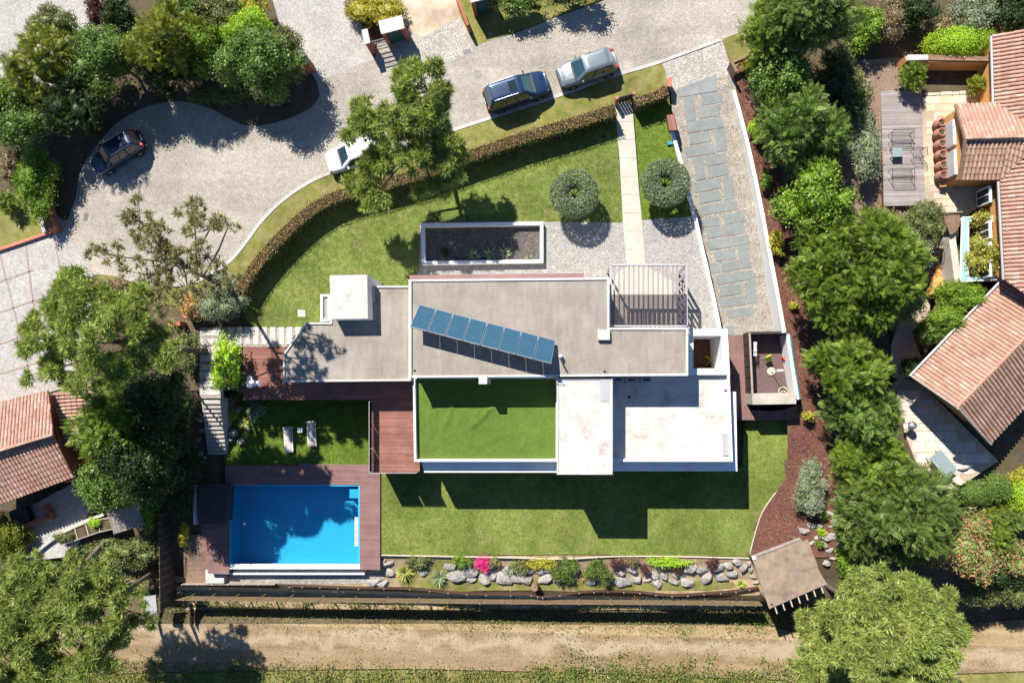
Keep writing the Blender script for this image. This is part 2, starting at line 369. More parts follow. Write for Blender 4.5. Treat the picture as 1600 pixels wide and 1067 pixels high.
MT['tile_red'] = noisy('dark_red_paving', [(0.27, 0.19, 0.15), (0.35, 0.255, 0.21)], 5, 5, (0.9, 1.1), 0.6, 0.2)
MT['dark_pebble'] = cobble('dark_shade_pebbles', (0.09, 0.075, 0.065), (0.21, 0.185, 0.165), (0.045, 0.038, 0.032), 11, (0.9, 1.1), 0.5, 0.15)  # pebbles darkened so their colour carries the shade inside the planter
MT['pot'] = noisy('terracotta_clay', [(0.27, 0.125, 0.09), (0.37, 0.185, 0.135)], 5, 6, (0.85, 1.15), 1.0, 0.2)
MT['slate_glass'] = plain('grey_table_glass', (0.22, 0.27, 0.28), 0.2, 0.5, 0, 0.05)
MT['tile_mauve'] = noisy('mauve_rubber', [(0.10, 0.066, 0.066), (0.145, 0.096, 0.096)], 5, 6, (0.9, 1.1), 0.6, 0.2)
MT['felt'] = noisy('brown_felt', [(0.18, 0.13, 0.092), (0.255, 0.19, 0.14), (0.305, 0.24, 0.185)], 1.5, 9, (0.8, 1.15), 0.6, 0.4)
MT['grey_slat'] = plain('taupe_slat', (0.30, 0.26, 0.25), 0.6, 0.3, 0.1, 0.08)

def track(name, cols):
    m = NT(name); mp = m.n('Mapping'); mp.inputs['Scale'].default_value = (0.12, 1.0, 1); m.l(m.P(), mp.inputs[0])
    a = m.noise(1.3, 7, 0.6, mp.outputs[0]); b = m.noise(5, 8, 0.75); c = m.ramp(m.mix(a, b, 0.45), [(0.32+0.36*i/(len(cols)-1), x) for i, x in enumerate(cols)])
    sp = m.n('SeparateXYZ'); m.l(m.P(), sp.inputs[0]); ad = m.n('Math', operation='ADD'); ad.inputs[1].default_value = 19.75; m.l(sp.outputs[1], ad.inputs[0])
    w = m.noise(0.35, 6, 0.65); wv = m.val(w, -1.1, 1.1); a2 = m.n('Math', operation='ADD'); m.l(ad.outputs[0], a2.inputs[0]); m.l(wv, a2.inputs[1]); ab = m.n('Math', operation='ABSOLUTE'); m.l(a2.outputs[0], ab.inputs[0])
    worn = m.val(ab.outputs[0], 0.75, 0.0, 0.0, 0.75); c = m.mix(c, (0.40, 0.32, 0.225), worn)
    m.bump(m.noise(16, 4, 0.7), 0.8, 0.05); return m.out(c, 0.9, 0.1)
MT['track'] = track('dry_track_grass', [(0.13, 0.10, 0.045), (0.215, 0.155, 0.085), (0.285, 0.21, 0.125), (0.36, 0.275, 0.18)])
MT['track_pale'] = track('worn_track_soil', [(0.36, 0.27, 0.17), (0.46, 0.37, 0.265), (0.54, 0.46, 0.35)])
MT['dull_wood'] = plain('dull_olive_timber', (0.17, 0.125, 0.075), 0.8, 0.15, 0, 0.3, 4)
MT['shaded_boards'] = plain('shade_toned_boards', (0.075, 0.06, 0.04), 0.85, 0.1, 0, 0.3, 4)  # shade on the west fence is put into this board colour
MT['cover'] = plain('cast_cover', (0.26, 0.245, 0.22), 0.8, 0.2, 0, 0.1, 9)
MT['log'] = plain('dark_log', (0.075, 0.042, 0.03), 0.8, 0.15, 0, 0.3, 5)
MT['lens'] = paint('lamp_lens', (0.42, 0.44, 0.45), 0.1, 0.3, 1.0)
def roof_grey():
    m = NT('stained_roof_screed'); a = m.noise(0.5, 9, 0.7); c = m.ramp(a, [(0.25, (0.19, 0.164, 0.132)), (0.5, (0.263, 0.233, 0.195)), (0.75, (0.325, 0.294, 0.25))])
    mp = m.n('Mapping'); mp.inputs['Scale'].default_value = (3.0, 0.35, 1); m.l(m.P(), mp.inputs[0])
    s = m.noise(1.0, 6, 0.7, mp.outputs[0]); c = m.mix(c, m.val(s, 0.86, 1.1), 1.0, 'MULTIPLY')
    v = m.n('TexVoronoi', feature='DISTANCE_TO_EDGE', i_Scale=0.55, i_Randomness=1.0)
    n2 = m.n('VectorMath', operation='ADD'); nz = m.n('TexNoise', i_Scale=0.8, i_Detail=4.0); m.l(m.P(), nz.inputs['Vector'])
    m.l(m.P(), n2.inputs[0]); m.l(nz.outputs['Color'], n2.inputs[1]); m.l(n2.outputs[0], v.inputs['Vector'])
    rings = m.val(v.outputs['Distance'], 0.86, 1.0, 0.0, 0.05); c = m.mix(c, rings, 0.6, 'MULTIPLY')
    m.bump(m.noise(14, 5), 0.2, 0.02); return m.out(c, 0.85, 0.2)
MT['roof_grey'] = roof_grey()
# ================================================================ terrain and ground sheets
gx = np.concatenate([-np.geomspace(400, 52, 10), np.arange(-50, 40.1, 0.6), np.geomspace(42, 400, 10)])
gy = np.concatenate([-np.geomspace(400, 30, 10), np.arange(-29, 36.1, 0.6), np.geomspace(38, 400, 10)])
CAPS = [([(1035,150),(1140,120),(1230,525),(1232,535),(1120,535)], -2.2), ([(1128,515),(1235,515),(1262,640),(1240,670),(1120,670)], -2.9), ([(560,640),(1240,640),(1236,750),(1198,805),(1178,872),(560,872)], -2.85), ([(330,610),(600,610),(600,900),(330,900)], -2.85), ([(345,750),(575,750),(575,900),(345,900)], -4.6), ([(1385,580),(1440,575),(1590,730),(1470,790)], -2.3), ([(1410,375),(1480,375),(1470,600),(1385,600)], -2.2), ([(1068,508),(1146,508),(1146,592),(1068,592)], -2.3), ([(1495,335),(1600,335),(1600,445),(1495,445)], -2.1)]
CAPS = [(UU(p, -1.5), z) for p, z in CAPS]
def Zt(x, y):
    z = Zg(x, y)-0.06
    for P, c in CAPS:
        if c < z and inside(x, y, P): z = c
    return z
V = [(x, y, Zt(x, y)) for y in gy for x in gx]; nx = len(gx)
I, J = np.meshgrid(np.arange(nx-1), np.arange(len(gy)-1)); b0 = (J*nx+I).ravel()
ground = link('ground', npmesh('ground', V, np.stack([b0, b0+1, b0+nx+1, b0+nx], 1)), MT['soil'], kind='structure')
def zd(x, y): return pl(y, [(21.0, 0.0), (4.5, -1.6), (-20, -1.6)])     # the driveway ramp
KERB = smooth([(1240,30),(1168,48),(1125,63),(1030,98),(960,119),(885,146),(800,174),(720,200),(640,228),(560,257),(518,270),(480,287),(440,315),(408,347),(385,378),(360,408),(330,428),(300,442),(250,446),(190,434),(150,430)], 3)
street = patch('street', [(1700,-80),(1320,-20)] + KERB + [(131,428),(66,318),(105,345),(118,310),(124,270),(140,240),(180,192),(230,165),(280,156),(330,168),(380,194),(430,190),(490,165),(495,128),(585,92),(590,68),(640,45),(722,15),(742,70),(800,54),(878,24),(947,0),(1010,-40)], MT['street'], 0, 0.0)
patch('forecourt', [(-80,-80),(215,-80),(170,20),(95,140),(40,125),(-80,200)], MT['court'], 0, 0.0)
patch('forecourt', [(390,-40),(530,-40),(548,10),(568,45),(585,92),(495,128),(470,90),(440,50),(405,8)], MT['court'], 0, 0.004)
patch('apron', [(640,118),(742,82),(718,40),(722,25),(655,62),(640,80)], MT['apron'], 0, 0.006)
patch('bare_ground', [(612,-40),(735,-40),(728,20),(720,30),(660,60),(634,40),(622,10)], MT['sand'], 0, 0.004)
patch('verge', [(720,28),(742,72),(800,52),(878,23),(947,-4),(960,-40),(700,-40)], MT['verge'], 0, 0.008)
kerbw = UU(KERB[6:-3], 0)
kb = MB(); wallpath(kb, kerbw, 0.22, -0.1, 0.16); kb.build('kerb', MT['kerb'], street)
VERGE = KERB[9:-9]
patch('verge', [(1128,62),(1168,46),(1200,40),(1200,78),(1160,95),(1145,110)], MT['verge'], 0, 0.008)
hedge_line = [(372,455),(392,422),(430,376),(480,330),(525,305),(575,292),(650,272),(720,247),(800,219),(900,189),(962,169)]
patch('verge', smooth([(1032,97),(960,118),(885,145),(800,173),(720,199),(640,227),(560,256),(518,269),(480,286),(440,314),(408,346),(385,377),(360,407),(330,427),(300,441),(250,445),(190,433),(150,428)], 3) + [(140,445),(180,470),(300,480),(375,462),(398,424),(434,380),(484,334),(530,308),(650,276),(800,222),(962,172),(1044,138),(1040,112)], MT['verge'], 0, 0.02)
patch('driveway_apron', [(1030,98),(1128,62),(1146,116),(1048,142)], MT['apron'], 0, 0.006)
front_lawn = patch('front_lawn', [(385,500),(380,470),(398,424),(434,380),(484,334),(530,308),(650,276),(800,222),(962,172),(973,348),(848,346),(656,348),(655,425),(640,448),(585,448),(500,505),(478,512),(400,512)], MT['lawn_front'], 0, 0.03)
patch('side_lawn', [(990,164),(1044,142),(1052,205),(1068,265),(1085,338),(1003,343)], MT['lawn_fresh'], 0, 0.03)
gravel = patch('gravel_court', [(655,348),(973,346),(1086,338),(1106,410),(1126,516),(1075,520),(952,516),(640,440)], MT['gravel'], 0, 0.02)
path = patch('garden_path', [(960,160),(988,160),(994,250),(1003,345),(1009,420),(980,420),(973,345),(968,250)], MT['path'], 0, 0.035)
for k in range(9):                                         # paving slabs of the path
    t0, t1 = k/9, (k+1)/9
    L0, L1 = [(961+20*t, 162+257*t) for t in (t0, t1)]; R0, R1 = [(988+20*t, 162+257*t) for t in (t0, t1)]
    q = UU([L0, R0, R1, L1], 0); _, q = inset(q, 0.012); MB().prism(q, 0.03, 0.05+random.uniform(0, .004)).build('slab', MT['path'], path)
# ---- driveway with slate slabs
drive = patch('driveway', [(1048,142),(1146,116),(1172,215),(1200,350),(1226,522),(1127,524),(1108,410),(1088,340),(1068,262),(1052,205)], MT['drive_setts'], zd, 0.0, 1.5)
S3 = [[(140,190),(432,85),(445,205),(150,255)],[(180,262),(258,240),(280,425),(205,440)],[(315,232),(468,212),(482,290),(325,318)],[(303,330),(450,308),(455,395),(305,415)],[(207,443),(475,405),(488,483),(218,525)],[(225,533),(378,511),(390,590),(232,615)],[(412,495),(500,485),(515,660),(435,668)],[(190,635),(415,600),(428,678),(205,712)],[(258,720),(330,707),(355,870),(280,888)],[(345,700),(500,675),(512,750),(355,778)],[(365,786),(515,759),(525,840),(370,868)],[(262,900),(463,867),(472,940),(270,980)],[(477,864),(550,852),(575,1022),(500,1030)],[(300,988),(455,957),(468,1032),(310,1060)]]
S4 = [[(208,60),(400,27),(408,100),(220,130)],[(408,24),(490,14),(495,86),(414,98)],[(215,162),(355,137),(366,205),(250,222)],[(392,125),(545,95),(555,175),(402,200)],[(255,237),(378,212),(386,285),(270,310)],[(390,210),(540,187),(550,265),(395,290)],[(272,322),(447,296),(452,370),(275,392)],[(452,294),(578,274),(585,345),(457,368)],[(318,408),(475,378),(485,455),(325,480)],[(497,368),(575,355),(600,520),(525,535)],[(370,490),(500,465),(515,535),(378,560)],[(285,500),(355,490),(365,560),(300,572)],[(345,582),(605,542),(618,610),(350,655)],[(358,670),(515,640),(525,720),(372,745)],[(548,640),(625,620),(645,788),(570,800)],[(345,767),(550,737),(563,805),(360,832)],[(410,850),(610,817),(625,880),(425,913)],[(400,970),(465,960),(472,1028),(425,1035)]]
for S, ox, oy in ((S3, 1030, 100), (S4, 1050, 310)):
    for q in S:
        w = [U(ox+a/4.848, oy+b/4.85, zd) for a, b in q]; _, w2 = inset(w, 0.006)
        dz = random.uniform(0.02, 0.032)
        MB().prism([(a, b, zd(a, b)+dz) for a, b in w2], -1.9, None).build('slab', MT['panel_slab'], drive)
# driveway walls
t = thing('driveway_wall', 'long white rendered wall on the mulch side of the driveway', 'wall', U(1180,300,-0.6))
wallpath(MB(), [(*U(a, b, 0.35)[:2], zd(*U(a, b, 0.35)[:2])+0.0) for a, b in smooth([(1148,148),(1166,218),(1184,300),(1203,400),(1218,480),(1224,520)], 3)], 0.2, None, 0.0)
mb = MB(); pts = [U(a, b, 0.2) for a, b in smooth([(1146,142),(1166,218),(1184,300),(1203,400),(1218,480),(1225,520)], 3)]
wallpath(mb, [(x, y, -2.2) for x, y, z in pts], 0.24, None, 2.5); mb.build('wall', MT['white'], t)
t = thing('driveway_wall', 'white retaining wall between the gravel court and the driveway', 'wall', U(1105,420,-1))
mb = MB(); pts = [U(a, b, 0.3) for a, b in smooth([(1050,203),(1066,262),(1087,343),(1102,410),(1116,470),(1125,516)], 3)]
wallpath(mb, [(x, y, -2.2) for x, y, z in pts], 0.24, None, 2.5); mb.build('wall', MT['white'], t)
t = thing('gate_bench', 'red timber gate panel leaning by the driveway entrance hedge', 'gate', U(1050,190,0))
mb = MB(); 
for k in range(4): mb.beam(U(1043+k*3.0,180,0.9), U(1047+k*3.0,204,0.9), 0.12, 0.06)
mb.build('board', MT['deck'], t); MB().box(U(1049,192,0.42), (0.5, 0.9, 0.84), 0.2).build('base', MT['fascia'], t)
# ---- right: mulch bed and neighbour's ground
patch('mulch_bed', smooth([(1142,112),(1182,98),(1195,170),(1222,290),(1245,400),(1272,540),(1308,740),(1330,850),(1290,870),(1172,866),(1190,800),(1228,745),(1230,660),(1252,632),(1227,520),(1203,400),(1166,218),(1148,140)], 2, True), MT['mulch'], Zg, 0.03, 1.0)
patch('bark_bed', [(1300,100),(1400,90),(1440,100),(1445,330),(1420,345),(1330,360),(1310,260)], MT['chips'], Zg, 0.02, 1.5)
zc = lambda x, y: -0.25
def stone_paving(name, poly, z, mat_cols, size, parent_kind='structure'):
    """irregular flag paving: jittered grid of stones, each its own piece"""
    root = patch(name, poly, MT['joint'], z, 0.0); P = UU(poly, z); xs = [p[0] for p in P]; ys = [p[1] for p in P]
    y = min(ys); r = 0
    while y < max(ys):
        h = size*random.uniform(0.75, 1.15); x = min(xs)-random.uniform(0, size)
        while x < max(xs):
            w = size*random.uniform(0.7, 1.5); q = [(x+.02, y+.02), (x+w-.02, y+.02+random.uniform(0, .05)), (x+w-.02, y+h-.03), (x+.02, y+h-.02-random.uniform(0, .05))]
            if inside(x+w/2, y+h/2, P) and all(inside(a, b, P) for a, b in q):
                MB().prism(q, z-0.01, z+random.uniform(0.012, 0.02)).build('paving_stone', random.choice(mat_cols), root)
            x += w
        y += h
    return root
MT['joint'] = noisy('paving_joint', [(0.36, 0.29, 0.21), (0.46, 0.38, 0.28)], 4)
fl = [noisy('flagstone_'+n, [c, tuple(v*1.15 for v in c)], 3, 6, (0.9, 1.1), 0.8, 0.2) for n, c in (('buff', (0.47, 0.38, 0.26)), ('grey', (0.40, 0.36, 0.30)), ('rose', (0.46, 0.34, 0.26)), ('cream', (0.52, 0.45, 0.34)))]
fl2 = [noisy('pale_flag_'+n, [c, tuple(v*1.12 for v in c)], 3, 6, (0.9, 1.1), 0.8, 0.2) for n, c in (('cream', (0.50, 0.46, 0.40)), ('grey', (0.44, 0.41, 0.37)), ('rose', (0.48, 0.42, 0.36)))]
stone_paving('flagstone_patio', [(1438,128),(1470,118),(1560,118),(1562,300),(1500,345),(1448,320),(1444,300),(1440,140)], -0.1, fl, 0.62)
stone_paving('lower_patio', [(1388,610),(1405,588),(1440,600),(1560,720),(1500,760),(1466,770),(1440,745)], -1.85, fl2, 0.7)
patch('stone_path', [(1418,458),(1456,452),(1452,490),(1425,520),(1440,560),(1430,590),(1395,590),(1392,540),(1405,500)], MT['joint'], -1.7, 0.0)
# ---- south: lawns
lawn = patch('back_lawn', [(593,730),(1160,730),(1165,652),(1231,652),(1229,745),(1191,800),(1171,869),(900,866),(593,868)], MT['lawn'], -2.5, 0.0)
patch('west_lawn', [(345,612),(590,612),(590,726),(352,726)], MT['lawn_fresh'], -2.5, 0.0)
patch('rock_bank', [(595,868),(900,867),(1172,870),(1195,925),(1180,952),(265,952),(265,900),(560,900)], MT['dry'], Zg, 0.0, 0.6)
patch('bank_turf', smooth([(630,925),(640,880),(720,876),(760,895),(830,900),(900,905),(1000,912),(1120,905),(1150,915),(1100,922),(900,922),(760,922)], 2, True), MT['verge'], Zg, 0.02, 0.6)
patch('dirt_track', [(-200,985),(255,974),(700,974),(1200,977),(1240,988),(1500,975),(1800,955),(1800,1040),(1240,1062),(900,1050),(640,1044),(300,1048),(-200,1060)], MT['track'], Zg, 0.02, 1.5)
patch('field', [(-200,1062),(300,1050),(640,1046),(900,1052),(1240,1064),(1800,1042),(1800,1250),(-200,1250)], MT['verge'], Zg, 0.025, 2.0)
patch('earth_strip', [(288,835),(325,835),(330,915),(288,915)], MT['chips'], Zg, 0.02, 0.8)
# lawn edging boards
t = thing('lawn_edging', 'thin pale timber edging along the south rim of the back lawn', 'edging', U(880,868,-2.5))
pts = [U(a, b, -2.45) for a, b in smooth([(596,867),(700,869),(800,871),(880,873),(960,869),(1050,869),(1171,872)], 3)]
wallpath(MB(), pts, 0.07, None, 0.0); mb = MB(); wallpath(mb, [(x, y, -2.75) for x, y, z in pts], 0.08, None, 0.32); mb.build('edging_board', MT['pale_wood'], t)
t = thing('lawn_edging', 'pale edging curving between the back lawn and the reddish mulch bed', 'edging', U(1200,780,-2.5))
pts = [U(a, b, -2.45) for a, b in smooth([(1231,655),(1229,745),(1210,772),(1191,800),(1180,832),(1171,868)], 3)]
mb = MB(); wallpath(mb, [(x, y, -2.75) for x, y, z in pts], 0.06, None, 0.33); mb.build('edging_board', MT['pale_wood'], t)
# ---- left driveway with brick lines
lcourt = patch('paved_drive', [(-60,410),(66,368),(82,362),(92,346),(142,425),(150,436),(120,600),(80,612),(-60,650)], MT['court'], 0, 0.012)
def strip(parent, a, b, w, z, mat, name='brick_band'):
    A = Vector(U(*a, z)); B = Vector(U(*b, z)); MB().beam(A, B, w, 0.02).build(name, mat, parent)
for a, b in [((0,399),(48,590)),((40,383),(64,570)),((83,364),(98,440)),((-20,447),(52,422)),((-20,495),(64,466)),((-20,545),(76,510)),((-20,590),(74,562))]:
    strip(lcourt, a, b, 0.11, 0.02, MT['tile_red'])
patch('neighbour_lawn', [(-60,300),(30,300),(66,330),(80,362),(0,388),(-60,408)], MT['verge'], 0, 0.012)
patch('planting_bed', smooth([(-60,200),(30,130),(95,140),(170,20),(250,-40),(400,-40),(440,50),(495,128),(490,166),(430,192),(380,196),(330,170),(280,158),(230,167),(180,194),(140,242),(124,272),(116,312),(100,345),(60,315),(-60,300)], 2, True), MT['soil'], 0, 0.01)
patch('lower_terrace', [(30,800),(150,735),(145,785),(100,870),(20,880)], MT['court'], -1.6, 0.0, depth=1.2)
# stepping stripes: pale concrete treads set in pebbles beside the west deck
pc = patch('stripe_path', [(312,512),(470,510),(448,542),(380,542),(345,542),(345,622),(312,622)], MT['drive_setts'], 0, 0.015)
for k in range(9):
    x = 356+k*13.2; MB().prism(UU([(x,511),(x+8.5,511),(x+8.5,538),(x,538)], 0.03), 0, 0.045).build('tread', MT['pale_stone'], pc)
for k in range(8):
    y = 516+k*13.2; MB().prism(UU([(313,y),(346,y),(342,y+8.6),(313,y+8.6)], 0.03), 0, 0.045).build('tread', MT['pale_stone'], pc)
st = thing('garden_steps', 'dark garden steps with pale nosings descending beside the rockery', 'steps', U(328,660,-2.5))
for k in range(13):
    z = -0.15-0.18*k; y0 = 622+k*6.6; x0 = 315+k*0.8
    s_ = MB().prism(UU([(x0,y0),(x0+29,y0),(x0+29,y0+9),(x0,y0+9)], z), -2.7, z).build('step', MT['concrete'], st)
    MB().beam(U(x0, y0+6.4, z+.01), U(x0+29, y0+6.4, z+.01), 0.06, 0.03).build('nosing', MT['pale_stone'], s_)
# ================================================================ the villa
v = thing('villa', 'modern flat roofed white villa with stepped roofs and terraces', 'house', U(800,600,-2.5))
def slab(name, poly, z, zb, mat, wallmat=None, par=0.10, pw=0.16, parent=v, parname='parapet'):
    P = UU(poly, z)
    w = MB().prism(inset(P, 0.02)[1], zb, z-0.12).build('wall', wallmat or MT['white'], parent)
    r = MB().prism(inset(P, 0.01)[1], z-0.12, z-0.004).build(name, mat, parent)
    if par: ring(MB(), P, pw, z-0.14, z+par) ; q = MB(); ring(q, P, pw, z-0.14, z+par); q.build(parname, MT['parapet'], r)
    return r
MT['parapet'] = noisy('grey_coping', [(0.44, 0.425, 0.40), (0.56, 0.54, 0.51)], 2, 6, (0.9, 1.08), 0.5, 0.1)
UPPER = [(640,437),(952,434),(952,512),(1075,512),(1075,587),(640,590)]
up = slab('roof', UPPER, 4.2, -2.5, MT['roof_grey'], par=0.08, pw=0.14)
MB().prism(UU([(638.5,437),(643,437),(643,590),(638.5,590)], 4.29), 4.1, 4.33).build('coping', MT['parapet'], up)
west = slab('roof', [(443,597),(443,553),(478,504),(517,504),(517,470),(583,470),(583,447),(642,447),(642,595)], 2.5, -0.4, MT['roof_grey'], par=0.10, pw=0.12)
bx = slab('roof', [(515,430),(574,429),(575,498),(516,499)], 3.8, 0, MT['white_roof'], par=0.0)
an = MB(); P = UU([(501,460),(516,460),(516,502),(501,502)], 2.45); an.prism(P, 0, 2.3)
a_ = an.build('wall', MT['white'], v); q = MB(); ring(q, P, 0.16, 2.28, 2.5); q.build('parapet', MT['white'], a_)
MB().prism(inset(P, .17)[1], 2.29, 2.34).build('pebbles', MT['gravel'], a_)
tw = slab('roof', [(870,591),(957,591),(957,741),(870,741)], 4.0, -2.5, MT['white_roof'], par=0.05, pw=0.1)
# terraces: floors with white parapets and shaded outer ledges
G = [(645,588),(872,588),(872,721),(647,721)]; Wt = [(955,582),(1140,582),(1145,721),(955,721)]
for poly, zf in ((G, 1.75), (Wt, 1.8)):
    P = UU(poly, 2.2); b = MB().prism(inset(P, 0.01)[1], -2.5, zf).build('terrace', MT['white_roof'], v)
    q = MB(); ring(q, P, 0.15, zf-0.3, 2.2); q.build('parapet', MT['white'], b)
lg = MB().prism(UU([(657,715),(875,715),(875,738),(663,738)], 1.3), 0.9, 1.3).build('ledge', MT['white'], v)
lg = MB().prism(UU([(950,715),(1135,715),(1141,612),(1150,612),(1152,736),(950,736)], 1.3), 0.9, 1.3).build('ledge', MT['white'], v)
# windows in the south and west fronts, under the terraces
for x0, x1 in ((668,720),(735,790),(805,860),(975,1040),(1060,1120)):
    a = U(x0, 721, 2.2); b = U(x1, 721, 2.2); f = MB().box(((a[0]+b[0])/2, a[1]-0.02, -1.3), (b[0]-a[0], 0.08, 2.1)).build('window', MT['dark_metal'], v)
    MB().box(((a[0]+b[0])/2, a[1]-0.05, -1.3), (b[0]-a[0]-0.2, 0.06, 1.9)).build('pane', MT['window_glass'], f)
# roof details
sk = MB().prism(UU([(934,515),(953,515),(953,531),(934,531)], 4.55), 4.2, 4.5).build('roof_hatch', MT['parapet'], up)
ch = MB().prism(UU([(748,588),(761,588),(761,600),(748,600)], 4.3), 1.9, 4.3).build('chimney', MT['parapet'], up)
for x in (962, 983, 1006):
    f = MB().prism(UU([(x-4,589),(x+12,589),(x+12,597),(x-4,597)], 2.6), 1.8, 2.6).build('roof_light', MT['metal'], v)
    MB().prism(UU([(x-2,590.5),(x+10,590.5),(x+10,595.5),(x-2,595.5)], 2.62), 2.58, 2.63).build('pane', MT['window_glass'], f)
MB().prism(UU([(938,592),(952,592),(952,627),(938,627)], 4.02), 3.98, 4.03).build('roof_sheet', MT['metal'], tw)
MB().prism(UU([(1129,677),(1138,677),(1139,711),(1130,711)], 1.9), 1.7, 1.95).build('roof_sheet', MT['metal'], v)
for x, y, z in ((648,500,4.2),(648,579,4.2),(945,580.5,4.2),(1134,610,1.82),(983,620,1.82)):
    MB().lathe(U(x, y, z), [(0.09, -0.05), (0.09, 0.012), (0.05, 0.015)], 10).build('roof_drain', MT['black'], v)
# brown ledge on the entrance front
MB().prism(UU([(640,430),(912,427),(912,441),(640,444)], 2.6), 2.3, 2.6).build('ledge', MT['deck_pool'], v)
# sunken planted patio at the east end
P = UU([(1073,514),(1137,514),(1141,586),(1073,586)], 2.2); q = MB(); ring(q, P, 0.45, -1.7, 2.15); q.build('patio_wall', MT['white'], v)
MB().prism(inset(P, 0.3)[1], -1.8, -1.6).build('patio_floor', MT['mulch'], v)
# ---- artificial turf on the terrace, with creases
def crease_sheet(poly, z, creases, step=0.16):
    P = UU(poly, z); xs = [p[0] for p in P]; ys = [p[1] for p in P]; X = np.arange(min(xs), max(xs), step); Y = np.arange(min(ys), max(ys), step)
    XX, YY = np.meshgrid(X, Y); Zz = np.zeros_like(XX)
    for (x0, y0), (x1, y1), h in creases:
        a = np.array(U(x0, y0, z)[:2]); b = np.array(U(x1, y1, z)[:2]); d = b-a; L = np.linalg.norm(d); d /= L
        tt = (XX-a[0])*d[0]+(YY-a[1])*d[1]; s_ = np.abs((XX-a[0])*(-d[1])+(YY-a[1])*d[0])
        Zz = np.maximum(Zz, h*1.25*np.exp(-(s_/0.11)**2)*np.clip(np.minimum(tt, L-tt)/0.3, 0, 1))
    Vv = np.stack([XX.ravel(), YY.ravel(), (z+Zz+rng.normal(0, .004, XX.shape)).ravel()], 1); n = len(X)
    I, J = np.meshgrid(np.arange(n-1), np.arange(len(Y)-1)); b = (J*n+I).ravel()
    me = npmesh('artificial_turf', Vv, np.stack([b, b+1, b+n+1, b+n], 1)); me.polygons.foreach_set('use_smooth', [True]*len(me.polygons)); return me
MT['turf'] = noisy('artificial_turf', [(0.07, 0.112, 0.016), (0.09, 0.138, 0.022), (0.112, 0.16, 0.032)], 6, 7, (0.85, 1.12), 0.5, 0.7, 40, 0.02)
cr = [((695,668),(707,632),.10),((700,665),(705,640),.07),((738,668),(772,633),.12),((733,675),(748,640),.10),((671,640),(672,690),.10),((678,640),(680,676),.07),((757,640),(790,632),.06),((725,690),(760,700),.05),((800,640),(812,712),.05),((734,695),(775,690),.05),((690,655),(692,712),.05),((760,715),(770,700),.05),((660,690),(690,700),.04),((820,660),(850,700),.04),((740,640),(735,690),.05)]
for k in range(22):
    x = random.uniform(665, 850); y = random.uniform(640, 700); a = random.uniform(0, 3.14); l = random.uniform(8, 30); cr.append(((x, y), (x+l*math.cos(a), y+l*math.sin(a)), random.uniform(.02, .05)))
tag(link('artificial_turf', crease_sheet([(651,590),(871,590),(871,718),(652,718)], 1.8, cr), MT['turf']), 'creased green artificial turf covering the walled roof terrace', 'turf')
# ---- solar water panels on the upper roof
def ribs(m):
    mp = m.n('Mapping'); mp.inputs['Rotation'].default_value = (0, 0, math.radians(14)); m.l(m.P(), mp.inputs[0]); w = m.n('TexWave', wave_type='BANDS', bands_direction='X', i_Scale=2.1, i_Distortion=0.0); m.l(mp.outputs[0], w.inputs['Vector']); return w.outputs['Fac']
MT['solar'] = (lambda m: m.out(m.mix(m.mix((0.025, 0.07, 0.115), (0.042, 0.105, 0.155), m.noise(2.0, 4)), (0.014, 0.042, 0.07), m.val(ribs(m), 0, .7, .55, .95)), 0.25, 0.5))(NT('solar_glass'))
sa = thing('solar_array', 'slanting row of eight blue solar panels on the grey roof', 'solar panels', U(750,540,4.2))
def zp(t): return 5.55 if t else 4.65
TL, TR = (655,476), (868,532); BL, BR = (640,510), (862,568)
n = 8
for k in range(n):
    a0, a1 = k/n+0.003, (k+1)/n-0.003
    q = [U(TL[0]+(TR[0]-TL[0])*a, TL[1]+(TR[1]-TL[1])*a, 4.55) for a in (a0, a1)]+[U(BL[0]+(BR[0]-BL[0])*a, BL[1]+(BR[1]-BL[1])*a, 5.55) for a in (a1, a0)]
    Q = [Vector(p) for p in q]; nn = (Q[1]-Q[0]).cross(Q[3]-Q[0]).normalized(); nn = nn if nn.z > 0 else -nn; c = sum(Q, Vector())/4
    fr = MB().add([*(p-nn*0.08 for p in Q), *Q], [(0,1,2,3),(4,7,6,5),(0,4,5,1),(1,5,6,2),(2,6,7,3),(3,7,4,0)]).build('panel', MT['bright_metal'], sa)
    I4 = [c+(p-c)*0.965+nn*0.004 for p in Q]; MB().add(I4, [(3,2,1,0)]).build('collector_glass', MT['solar'], fr)
    lg_ = MB(); m0 = (Q[0]+Q[1])/2; m1 = (Q[2]+Q[3])/2
    lg_.beam(m0-nn*.1, (m0.x, m0.y, 4.2), 0.05, 0.05); lg_.beam(m1-nn*.1, (m1.x, m1.y, 4.2), 0.05, 0.05)
    lg_.beam((m0.x, m0.y, 4.24), (m1.x, m1.y, 4.24), 0.05, 0.05); lg_.build('support', MT['metal'], sa)
an = thing('roof_antenna', 'white domed camera unit with a dark arm on the roof edge', 'antenna', U(876,560,4.2))
MB().lathe(U(876,557,4.2), [(0.14, 0), (0.14, .35), (.1, .48), (0.02, .52)], 12).build('dome', MT['white_plastic'], an, smooth_=True)
MB().tube([U(876,562,4.6), U(879,568,4.75), U(883,574,4.6)], 0.05, 6).build('arm', MT['dark_metal'], an)
ld = thing('roof_ladder', 'white metal ladder against the white tower roof edge', 'ladder', U(873,620,1.8))
l_ = MB(); A = U(870,596,4.3); B = U(873,640,1.9); dx = 0.4
for s_ in (0, dx): MB().tube([(A[0]+s_, A[1], A[2]), (B[0]+s_, B[1], B[2])], 0.03, 6).build('stile', MT['white_plastic'], ld)
for k in range(7):
    f = (k+.5)/7; p = [A[i]+(B[i]-A[i])*f for i in range(3)]; MB().tube([p, (p[0]+dx, p[1], p[2])], 0.022, 6).build('rung', MT['white_plastic'], ld)
